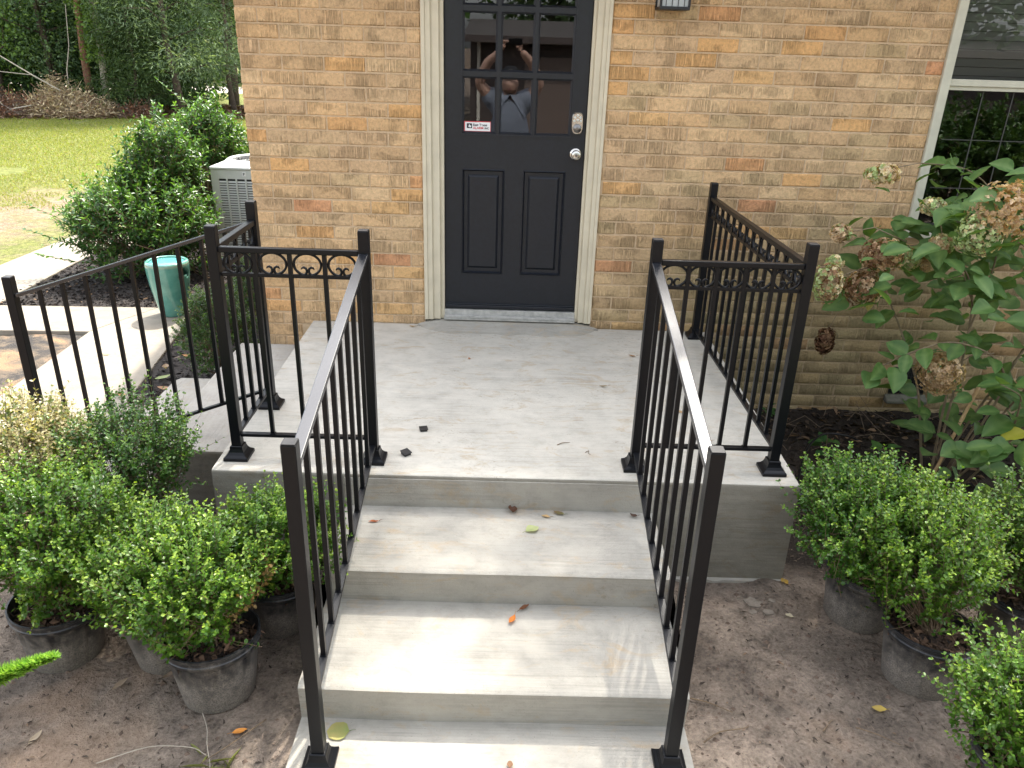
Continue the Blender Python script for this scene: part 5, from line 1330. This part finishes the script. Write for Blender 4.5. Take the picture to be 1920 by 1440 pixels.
o = npmesh('lawn_grass', V, F, M_GRASS, None, C2); tag(o, 'patchy yellow green lawn grass thinning to bare sandy soil near the walkway', 'grass', kind='stuff')
# pale road and bright verge seen beneath the branches
mb = MB(); mb.box(-60, 10, 27.5, 31.5, -.60, -.50); o = mb.obj('road', simple('pale_road', (.42, .38, .32), .9, var=.1, vscale=3)); o['kind'] = 'structure'

def tree(name, seed, x, y, h, label, crown_z, crown_r, nleaf, leafL, leafW, cols, barkm, trunk_r, kind='cedar', lean=(0, 0), branches=16, trunk_top=None, grp=None, cat='tree'):
    rs_ = np.random.RandomState(seed); rt_ = empty(name, (x, y, -.50), label, cat, grp)
    tt = trunk_top or h*.95; m_ = MB(); K = 9
    tp = [(lean[0]*k/(K-1)*tt+.05*math.sin(k*1.7+seed), lean[1]*k/(K-1)*tt, tt*k/(K-1)) for k in range(K)]
    m_.tube(tp, [trunk_r*(1-.8*k/(K-1)) for k in range(K)], 8); m_.obj('trunk', barkm, rt_, smooth=True)
    m_ = MB(); B = []
    z0, z1 = crown_z
    for k in range(branches):
        z = z0+(z1-z0)*(k+.5)/branches+rs_.normal()*.1; f = (z-z0)/(z1-z0); a = k*2.4+rs_.rand()
        r = crown_r*((1-f*.75) if kind == 'cedar' else math.sin(math.pi*(.18+.72*f)))*rs_.uniform(.7, 1.1)
        bx, by = lean[0]*z, lean[1]*z
        e = (bx+r*math.cos(a), by+r*math.sin(a), z+(r*.1 if kind == 'cedar' else r*.4))
        md = (bx+r*.5*math.cos(a+.15), by+r*.5*math.sin(a+.15), z+(.12*r))
        m_.tube([(bx, by, z-.1), md, e], [trunk_r*.28, trunk_r*.16, trunk_r*.05], 5); B.append((np.array((bx, by, z-.1)), np.array(md), np.array(e)))
    m_.obj('branches', barkm, rt_, smooth=True)
    # leaf clumps along the branches
    nb = len(B); per = nleaf//nb; PP = []; DD = []; CL = []
    for (p0, p1, p2) in B:
        ncl = 14; t = rs_.uniform(.25, 1.05, ncl)[:, None]
        cc = p0*(1-t)**2+p1*2*t*(1-t)+p2*t**2+rs_.normal(size=(ncl, 3))*crown_r*np.array([.16, .16, .10])
        q = rs_.randint(0, ncl, per)
        cs = crown_r*(.13 if kind == 'cedar' else .16)
        off = rs_.normal(size=(per, 3))*cs*np.array([1.2, 1.2, .55 if kind == 'cedar' else .75])
        PP.append(cc[q]+off); d = unit(off)+np.array([0, 0, .1])+rs_.normal(size=(per, 3))*.5; d[:, 2] -= .25; DD.append(d)
        tone = rs_.rand(ncl)[q]; CL.append(tone)
    P = np.concatenate(PP); D = np.concatenate(DD); tn = np.concatenate(CL)[:, None]; P[:, 2] = np.maximum(P[:, 2], .05)
    c = np.array(cols[0])+(np.array(cols[1])-np.array(cols[0]))*np.clip(tn*.7+rs_.rand(len(P), 1)*.4-.05, 0, 1)
    V, F, C2 = leaves(rs_, P, D, np.array([0, 0, 1.])+rs_.normal(size=P.shape)*.6, leafL*rs_.uniform(.6, 1.4, len(P)), leafW*rs_.uniform(.7, 1.3, len(P)), c, 'lance' if kind == 'cedar' else 'box')
    npmesh('crown', V, F, M_TREE, rt_, C2); return rt_
CED = ((.07, .125, .07), (.21, .28, .155)); DRK = ((.042, .09, .042), (.14, .21, .10)); LIT = ((.07, .14, .03), (.20, .30, .07))
WG = 'trees along the woods edge beyond the lawn'
tree('cedar_tree', 1, -8.86, 18.3, 7.5, 'feathery grey green cedar with a bare leaning trunk at the lawn edge', (.85, 6.5), 2.3, 22000, .11, .011, CED, M_BARK, .115, lean=(-.07, .02), branches=26, grp=WG)
tree('cedar_tree', 2, -7.75, 19.3, 6.5, 'cedar nearest the house corner, two thin trunks beneath drooping foliage', (.75, 6.), 1.5, 12000, .11, .011, CED, M_BARK, .08, branches=20, grp=WG)
tree('cedar_tree', 3, -9.95, 18.2, 3.8, 'short bushy cedar with branches down to the ground left of the leaning trunk', (.15, 3.6), 1.35, 13000, .10, .011, ((.03, .065, .022), (.10, .15, .05)), M_BARK, .06, branches=20, grp=WG)
tree('pine_tree', 4, -11.40, 18.55, 12., 'tall pine with a straight reddish brown trunk behind the brush pile', (5., 11.), 2.2, 3500, .25, .02, DRK, M_PINEB, .11, branches=14, grp=WG)
tree('ivy_tree', 5, -11.05, 18.7, 11., 'pale tree trunk wrapped in bright climbing vine', (4.5, 10), 2.5, 3500, .10, .03, LIT, M_PALEB, .10, kind='broad', branches=14, grp=WG)
tree('dark_tree', 6, -13.0, 19.6, 7., 'dark dense broadleaf tree filling the woods behind the brush pile', (.7, 6.5), 1.9, 14000, .085, .026, DRK, M_BARK, .14, kind='broad', branches=24, grp=WG)
tree('dark_tree', 7, -14.6, 19.6, 7.5, 'bright leaved tree at the far left edge of the woods', (.6, 7.), 2.4, 11000, .09, .028, LIT, M_BARK, .14, kind='broad', branches=20, grp=WG)
tree('dark_tree', 8, -10.6, 21.3, 7.5, 'dark tree in the gap between the vine covered trunk and the cedar', (.6, 7.), 2.3, 12000, .095, .028, ((.02, .045, .016), (.06, .11, .03)), M_BARK, .14, kind='broad', branches=22, grp=WG)
tree('dark_tree', 9, -12.0, 23.2, 9., 'shadowy tree deep in the woods behind the pine', (.5, 8.5), 3.0, 12000, .13, .04, ((.016, .034, .012), (.04, .075, .022)), M_BARK, .2, kind='broad', branches=22, grp=WG)
tree('dark_tree', 10, -15.6, 23.0, 9., 'shadowy tree deep in the woods at the far left', (.5, 8.5), 3.2, 10000, .14, .045, ((.02, .045, .014), (.07, .12, .03)), M_BARK, .2, kind='broad', branches=20, grp=WG)
tree('dark_tree', 11, -8.7, 22.4, 9., 'tall tree behind the cedars, its crown closing the gap above them', (2.6, 8.5), 2.8, 12000, .12, .038, ((.03, .06, .018), (.10, .15, .04)), M_BARK, .18, kind='broad', branches=20, grp=WG)
tree('dark_tree', 12, -6.2, 23.0, 9., 'tree behind the house corner beyond the lawn', (2.2, 8.5), 2.6, 8000, .12, .038, ((.03, .06, .018), (.10, .15, .04)), M_BARK, .18, kind='broad', branches=18, grp=WG)
# climbing vine on the pale trunk
vt = bpy.data.objects['ivy_tree']; rs = np.random.RandomState(90); n = 1500; a = rs.rand(n)*6.28; z = rs.uniform(1.3, 4.0, n); r = .10+np.abs(rs.normal(size=n))*.12
P = np.stack([r*np.cos(a)-.1, r*np.sin(a)-.1, z], 1)
V, F, C2 = leaves(rs, P, P*np.array([1, 1, 0])+rs.normal(size=(n, 3))*.3, rs.normal(size=(n, 3)), rs.uniform(.06, .12, n), rs.uniform(.02, .04, n), np.array([[.16, .26, .05]])*rs.uniform(.6, 1.4, (n, 1)), 'box')
npmesh('vine', V, F, M_TREE, vt, C2)
# distant wood closing the horizon
rs = np.random.RandomState(91); n = 26000; x = rs.uniform(-60, 8, n); y = rs.uniform(34, 46, n); z = rs.rand(n)**.8*(7+2.5*np.sin(x*.3))-.5
V, F, C2 = leaves(rs, np.stack([x, y, z], 1), rs.normal(size=(n, 3)), rs.normal(size=(n, 3)), rs.uniform(.35, .7, n), rs.uniform(.12, .3, n), np.array([[.05, .09, .025]])*rs.uniform(.4, 1.6, (n, 1)), 'box')
o = npmesh('distant_woods', V, F, M_TREE, None, C2); tag(o, 'distant green woods closing the view beyond the road', 'woods', kind='stuff')
# understory behind the lawn edge
rs = np.random.RandomState(92); n = 16000; x = rs.uniform(-17, -9.6, n); y = rs.uniform(19.5, 25, n); z = rs.rand(n)**1.2*2.6-.5
V, F, C2 = leaves(rs, np.stack([x, y, z], 1), rs.normal(size=(n, 3)), rs.normal(size=(n, 3)), rs.uniform(.09, .18, n), rs.uniform(.03, .06, n), np.array([[.03, .06, .02]])*rs.uniform(.4, 1.8, (n, 1)), 'box')
o = npmesh('undergrowth', V, F, M_TREE, None, C2); tag(o, 'dark undergrowth filling the woods beneath the trees', 'undergrowth', kind='stuff')

# brush pile: dead branches and dry leaves
def brush(name, seed, x, y, rx, ry, h, n, cols, label, L=(.3, .9)):
    rt_ = empty(name, (x, y, -.5), label, 'brush pile', 'brush piles of cut branches'); rs_ = np.random.RandomState(seed)
    a = rs_.rand(n)*6.28; q = np.sqrt(rs_.rand(n)); px = q*np.cos(a)*rx; py = q*np.sin(a)*ry
    pz = rs_.rand(n)*h*(1-q**1.6)+.03
    d = rs_.normal(size=(n, 3)); d[:, 2] = d[:, 2]*.35; d = unit(d); LL = rs_.uniform(*L, n)[:, None]
    P0 = np.stack([px, py, pz], 1); t = np.linspace(-.5, .5, 5)[None, :, None]
    bend = rs_.normal(size=(n, 3))*.12; paths = P0[:, None]+d[:, None]*LL[:, None]*t+bend[:, None]*(t**2)*2
    paths[..., 2] = np.maximum(paths[..., 2], .0)
    V, F = tubes_np(paths, rs_.uniform(.003, .011, (n, 1))*np.ones((1, 5)), 3)
    col = np.repeat(np.array(cols)[rs_.randint(0, len(cols), n)]*rs_.uniform(.6, 1.3, (n, 1)), 15, 0)
    npmesh('branches', V, F, M_DRY, rt_, col)
    m_ = n*5; q2 = rs_.randint(0, n, m_); P = P0[q2]+rs_.normal(size=(m_, 3))*.13; P[:, 2] = np.abs(P[:, 2])
    V, F, C2 = leaves(rs_, P, rs_.normal(size=(m_, 3)), rs_.normal(size=(m_, 3)), rs_.uniform(.04, .11, m_), rs_.uniform(.008, .022, m_), np.array(cols)[rs_.randint(0, len(cols), m_)]*rs_.uniform(.5, 1.4, (m_, 1)), 'lance')
    npmesh('dead_leaves', V, F, M_DRY, rt_, C2)
    return rt_
STRAW = [(.52, .41, .26), (.43, .33, .20), (.34, .26, .15), (.60, .50, .34), (.30, .19, .12)]
RUST = [(.22, .10, .06), (.17, .09, .06), (.28, .15, .09), (.20, .16, .12)]
brush('brush_pile', 1, -11.45, 17.3, 1.25, .8, .62, 1300, STRAW, 'heap of straw coloured dead branches at the lawn edge')
brush('brush_pile', 2, -13.0, 17.0, 1.1, .8, .5, 700, RUST, 'reddish brown pile of dead branches at the far left of the lawn edge')
brush('brush_pile', 3, -11.9, 17.7, .45, .4, 1.0, 420, STRAW, 'upright tuft of dry straw coloured branches behind the main heap', (.3, .7))
brush('brush_pile', 4, -9.75, 17.6, .45, .4, .22, 200, RUST, 'low scatter of rusty twigs left of the bare cedar trunk')
mb = MB()
for pts, r in (([(-11.3, 16.8, .15), (-12.0, 16.9, .5), (-12.9, 17.0, 1.0), (-13.6, 17.1, 1.25)], .02), ([(-12.9, 17.0, 1.0), (-13.0, 17.0, 1.35), (-13.2, 17.1, 1.6)], .012), ([(-12.0, 16.9, .5), (-12.7, 16.9, .55), (-13.4, 17, .62)], .012), ([(-12.2, 16.5, -.5), (-12.7, 16.5, -.2), (-12.9, 16.5, .1), (-13.6, 16.5, .2)], .02), ([(-11.9, 16.4, -.2), (-12.4, 16.4, -.3), (-12.8, 16.4, -.5)], .016)):
    mb.tube(pts, [r*(1-.6*i/len(pts)) for i in range(len(pts))], 5)
o = mb.obj('fallen_branch', M_PALEB, smooth=True); tag(o, 'bare grey fallen branch forking up over the left brush pile', 'branch')
mb = MB(); mb.tube([(-11.50, 18.2, 2.2), (-11.55, 18.1, 1.2), (-11.62, 17.9, .6), (-11.6, 17.8, .10)], [.010, .012, .015, .018], 6)
o = mb.obj('leaning_pole', M_PALEB, smooth=True); tag(o, 'thin pale pole standing upright in the brush pile', 'pole')

# ------------------------------------------------------------------ behind the camera: what the door glass reflects
nb = empty('neighbour_house', (1.8, -15, GZ), 'dark brown house seen mirrored in the door glass', 'house'); NO = (1.8, -15, GZ)
M_NB = simple('brown_siding', (.075, .058, .052), .8, var=.2, vscale=4); M_NB2 = simple('tan_siding', (.22, .18, .14), .8, var=.2, vscale=4)
mb = MB(); mb.box(-.6, 24.0, -20, -14, -.6, 1.75); mb.obj('house_wall', M_NB, nb, NO)
mb = MB(); mb.add([(-.75, -13.5, 1.75), (24.5, -13.5, 1.75), (24.5, -17, 2.15), (-.75, -17, 2.15), (-.75, -20.5, 1.75), (24.5, -20.5, 1.75)], [(0, 1, 2, 3), (3, 2, 5, 4), (0, 3, 4), (1, 5, 2), (0, 4, 5, 1)]); mb.obj('house_roof', M_ROOF, nb, NO)
mb = MB(); mb.box(-.75, 24.5, -13.55, -13.5, 1.62, 1.76); mb.obj('fascia', M_NB, nb, NO)
mb = MB(); mb.box(.6, 3.6, -13.99, -13.95, -.5, 1.35); mb.obj('garage_door', simple('garage_paint', (.16, .12, .10), .7), nb, NO)
mb = MB(); mb.box(-.45, -.38, -14.0, -13.9, -.5, 1.62); mb.obj('downpipe', M_SOFF, nb, NO)
mb = MB(); mb.box(-4.6, -2.2, -17, -15.5, -.6, 1.35); mb.obj('shed_wall', M_NB2, nb, NO)
mb = MB(); mb.box(-4.8, -1.7, -17.3, -15.1, 1.35, 1.65); mb.obj('shed_roof', M_SOFF, nb, NO)
RG = 'trees mirrored in the door and window glass'
for i, (x, y, h, c, lab) in enumerate([(-3.5, -20, 9., LIT, 'light green tree mirrored in the left door panes'), (1.5, -23, 11., DRK, 'dark tree mirrored above the brown house'), (6.5, -22, 10., LIT, 'leafy tree mirrored at the right of the door glass'), (11, -16, 9, DRK, 'dark tree mirrored in the window'), (15, -11, 8, LIT, 'tree mirrored at the right side of the window'), (-9, -19, 10, DRK, 'tree mirrored at the far left of the glass')]):
    tree('mirrored_tree', 40+i, x, y, h, lab, (1.6, h*.93), h*.33, 7000, .22, .075, c, M_BARK, .16, kind='broad', branches=20, grp=RG)
# brick garden wall reflected in the upper sash
mb = MB(); mb.box(6.0, 22, -12.2, -12.0, -.6, .6); o = mb.obj('garden_wall', simple('pale_block_wall', (.16, .13, .11), .9, var=.2, vscale=5)); tag(o, 'low block wall mirrored in the window glass', 'wall')
for i, (x, y, rr, lab) in enumerate([(5.2, -6.0, .8, 'dark garden shrub mirrored at the left of the lower window sash'), (6.6, -6.6, .9, 'dark garden shrub mirrored in the middle of the lower window sash'), (8.3, -7.4, 1.0, 'dark garden shrub mirrored at the right of the lower window sash'), (10.4, -8.2, 1.1, 'dark garden shrub mirrored beyond the window edge')]):
    rt = empty('mirrored_shrub', (x, y, GZ), lab, 'shrub', 'shrubs mirrored in the window')
    shrub(60+i, rt, (0, 0, 0), (0, 0, .75), (rr, .7, .8), 420, 7, .11, .03, ((.03, .07, .02), (.07, .14, .03)), (.12, .2, .05), M_HOLLY, (.2, .4), 'lance', mainN=20, stemr=.01)
# unseen shade tree behind the house, boughs added to dapple and dim the sun
def unseen_shade_tree(name, seed, x, y, label, zones, trunk_h):
    rs_ = np.random.RandomState(seed); rt_ = empty(name, (x, y, GZ), label, 'tree'); m_ = MB()
    m_.tube([(0, 0, 0), (.1, 0, trunk_h*.5), (.0, -.1, trunk_h)], [.35, .28, .18], 10); PP = []
    for (gx, gy, h, rx, ry, n, hole_) in zones:
        # a bough over ground point (gx,gy) as the sun sees it
        c = np.array((gx+.156*(h-GZ), gy+.545*(h-GZ), h)); e = Vector(tuple(c-np.array((x, y, GZ))))
        m_.tube([(0, -.1, trunk_h*.8), tuple(e*.5+Vector((0, 0, trunk_h*.45))), tuple(e)], [.14, .09, .03], 6)
        k = max(3, n//70); cl = c+rs_.normal(size=(k, 3))*np.array([rx, ry, .5])*.55; q = rs_.randint(0, k, n)
        PP.append(cl[q]+rs_.normal(size=(n, 3))*np.array([.28, .28, .16]))
    P = np.concatenate(PP)-np.array((x, y, GZ)); n = len(P)
    V, F, C2 = leaves(rs_, P, rs_.normal(size=(n, 3))-np.array([0, 0, .4]), np.array([0, 0, 1.])+rs_.normal(size=(n, 3))*.5, rs_.uniform(.07, .13, n), rs_.uniform(.025, .045, n), np.array([[.07, .12, .03]])*rs_.uniform(.5, 1.6, (n, 1)), 'box')
    m_.obj('trunk', M_BARK, rt_, smooth=True); npmesh('crown', V, F, M_TREE, rt_, C2)
unseen_shade_tree('unseen_shade_tree', 5, 2.5, 9.6, 'tall unseen shade tree behind the house roof, boughs added to dim the sun', [
    (1.75, -2.35, 6.2, .9, .55, 1000, 0), (3.2, -1.6, 6.6, 1.2, .9, 1900, 0), (-.75, -2.35, 6.0, .42, .5, 450, 0), (2.2, -3.4, 6.6, 1., .5, 700, 0), (.95, -3.9, 6.6, .8, .6, 500, 0), (.95, -1.95, 6.2, .3, .35, 420, 0), (1.0, -2.2, 6.2, .22, .5, 420, 0), (.45, -2.35, 12., 1.3, .9, 900, 0), (.2, -2.1, 10., .9, .6, 420, 0)], 7.0)

# ------------------------------------------------------------------ the photographer, seen mirrored in the door
per = empty('person', (.34, -4.92, GZ), 'person in a grey t-shirt and dark cap holding a phone overhead, mirrored in the door', 'person')
PO = Vector((.34, -4.92, GZ))
M_SKIN = simple('skin', (.58, .36, .27), .5, var=.08, vscale=20); M_SHIRT = simple('grey_shirt', (.24, .27, .33), .9, var=.12, vscale=8, bmp=.01); M_JEAN = simple('dark_jeans', (.03, .04, .07), .9)
def skin_obj(name, verts, edges, radii, m, sub=2, root_i=0):
    me = bpy.data.meshes.new(name); me.from_pydata(verts, edges, []); o = bpy.data.objects.new(name, me); COL.objects.link(o); o.parent = per
    sk_ = o.modifiers.new('skin', 'SKIN')
    for i, r in enumerate(radii):
        me.skin_vertices[0].data[i].radius = r if isinstance(r, tuple) else (r, r); me.skin_vertices[0].data[i].use_root = (i == root_i)
    sb = o.modifiers.new('sub', 'SUBSURF'); sb.levels = sub; sb.render_levels = sub; me.materials.append(m)
    bpy.context.view_layer.update()
    dg = bpy.context.evaluated_depsgraph_get(); m2 = bpy.data.meshes.new_from_object(o.evaluated_get(dg))
    o.modifiers.clear(); o.data = m2; m2.materials.clear(); m2.materials.append(m); m2.shade_smooth(); return o
# body: local metres, z up from the ground, facing +y
bv = [(0, 0, .98), (0, -.02, 1.18), (0, -.01, 1.38), (0, .0, 1.50), (0, .02, 1.57), (0, .04, 1.66), (0, .05, 1.75),
      (.10, 0, 1.46), (.21, .02, 1.52), (.34, .10, 1.68), (.24, .20, 1.90), (.115, .30, 2.03),
      (-.10, 0, 1.46), (-.21, .02, 1.52), (-.36, .10, 1.68), (-.26, .20, 1.90), (-.105, .30, 2.03),
      (.10, 0, .90), (.12, .02, .50), (.12, -.02, .10), (.12, .10, .03), (-.10, 0, .90), (-.12, .02, .50), (-.12, -.02, .10), (-.12, .10, .03)]
be = [(0, 1), (1, 2), (2, 3), (3, 4), (4, 5), (5, 6), (2, 7), (7, 8), (8, 9), (9, 10), (10, 11), (2, 12), (12, 13), (13, 14), (14, 15), (15, 16), (0, 17), (17, 18), (18, 19), (19, 20), (0, 21), (21, 22), (22, 23), (23, 24)]
brd = [(.20, .15), (.19, .14), (.21, .15), (.08, .08), (.072, .075), (.108, .125), (.10, .115), .11, .085, .065, .055, .038, .11, .085, .065, .055, .038, .09, .06, .045, .04, .09, .06, .045, .04]
skin_obj('body', bv, be, brd, M_SKIN)
sv = [(0, 0, .92), (0, -.02, 1.18), (0, -.01, 1.38), (0, .0, 1.46), (.11, 0, 1.45), (.215, .02, 1.525), (.285, .06, 1.60), (-.11, 0, 1.45), (-.215, .02, 1.525), (-.295, .06, 1.60)]
skin_obj('t_shirt', sv, [(0, 1), (1, 2), (2, 3), (2, 4), (4, 5), (5, 6), (2, 7), (7, 8), (8, 9)], [(.27, .20), (.26, .18), (.29, .19), (.12, .11), .15, .125, .10, .15, .125, .10], M_SHIRT)
skin_obj('jeans', [(0, 0, 1.0), (.10, 0, .88), (.12, .02, .50), (.12, -.02, .08), (-.10, 0, .88), (-.12, .02, .50), (-.12, -.02, .08)], [(0, 1), (1, 2), (2, 3), (0, 4), (4, 5), (5, 6)], [(.18, .14), .105, .075, .062, .105, .075, .062], M_JEAN)
# head details
mb = MB(); mb.lathe([(.001, .125), (.05, .118), (.082, .085), (.094, .045), (.096, .01), (.094, 0)], 24, (0, 0, 0)); mb.v = [(v[0]*.96, v[1]*1.1+.015-(v[2])*.3, v[2]*.85+1.765) for v in mb.v]
mb.box(-.06, .06, .09, .165, 1.785, 1.795); mb.obj('cap', M_BLACKM, per, smooth=False)
mb = MB(); mb.add([(-.014, .125, 1.645), (.014, .125, 1.645), (0, .160, 1.650), (0, .132, 1.700)], [(0, 1, 2), (0, 2, 3), (1, 3, 2), (0, 3, 1)]); mb.obj('nose', M_SKIN, per)
for sx_ in (-1, 1):
    mb = MB(); mb.lathe([(.002, -.007), (.011, -.003), (.012, .003), (.002, .007)], 10, (sx_*.032, .128, 1.692)); mb.obj('eye', simple('eye_dark', (.05, .035, .03), .3), per, smooth=True)
    mb = MB(); mb.lathe([(.004, -.03), (.014, -.015), (.016, .012), (.006, .03)], 8, (sx_*.082, .045, 1.675)); mb.obj('ear', M_SKIN, per, smooth=True)
mb = MB(); mb.box(-.026, .026, .122, .137, 1.617, 1.626); mb.obj('mouth', simple('lips', (.35, .14, .12), .5), per, bevel=.003)
skin_obj('beard', [(-.062, .06, 1.635), (-.045, .10, 1.60), (0, .115, 1.585), (.045, .10, 1.60), (.062, .06, 1.635)], [(0, 1), (1, 2), (2, 3), (3, 4)], [.018, .024, .028, .024, .018], simple('beard_brown', (.10, .05, .03), .9))
for sg in (-1, 1):
    hx = .11*sg; HB = Vector((hx, .30, 2.03))
    vs = [tuple(HB), (hx*.88, .318, 2.075)]; es = [(0, 1)]; rd = [(.026, .020), (.034, .016)]
    for q in range(4):
        x0_ = hx*.88+sg*(.024-.016*q); o0 = len(vs); ln = (.030, .036, .038, .032)[q]
        vs += [(x0_, .322, 2.10-.004*q), (x0_-sg*.014, .335, 2.10+ln*.7), (x0_-sg*.038, .342, 2.108+ln*.65), (x0_-sg*.052, .338, 2.105+ln*.45)]
        es += [(1, o0), (o0, o0+1), (o0+1, o0+2), (o0+2, o0+3)]; rd += [.0105, .0095, .0088, .0078]
    o0 = len(vs); vs += [(hx*.74, .325, 2.068), (hx*.62, .345, 2.070), (hx*.52, .352, 2.076)]; es += [(0, o0), (o0, o0+1), (o0+1, o0+2)]; rd += [.013, .011, .0095]
    skin_obj('hand', vs, es, rd, M_SKIN, 1)
# phone just behind the viewpoint, leaning as the view does
ph = MB(); ph.box(-.075, .075, -.036, .036, .010, .018)
o = ph.obj('phone', M_BLACKM, bevel=.003); o.matrix_world = Matrix.Translation(CAM) @ M.to_4x4()
tag(o, 'black phone held up in both hands, mirrored in the door', 'phone')
print('leaves on hydrangea', cnt, 'bricks', len(SEGS))
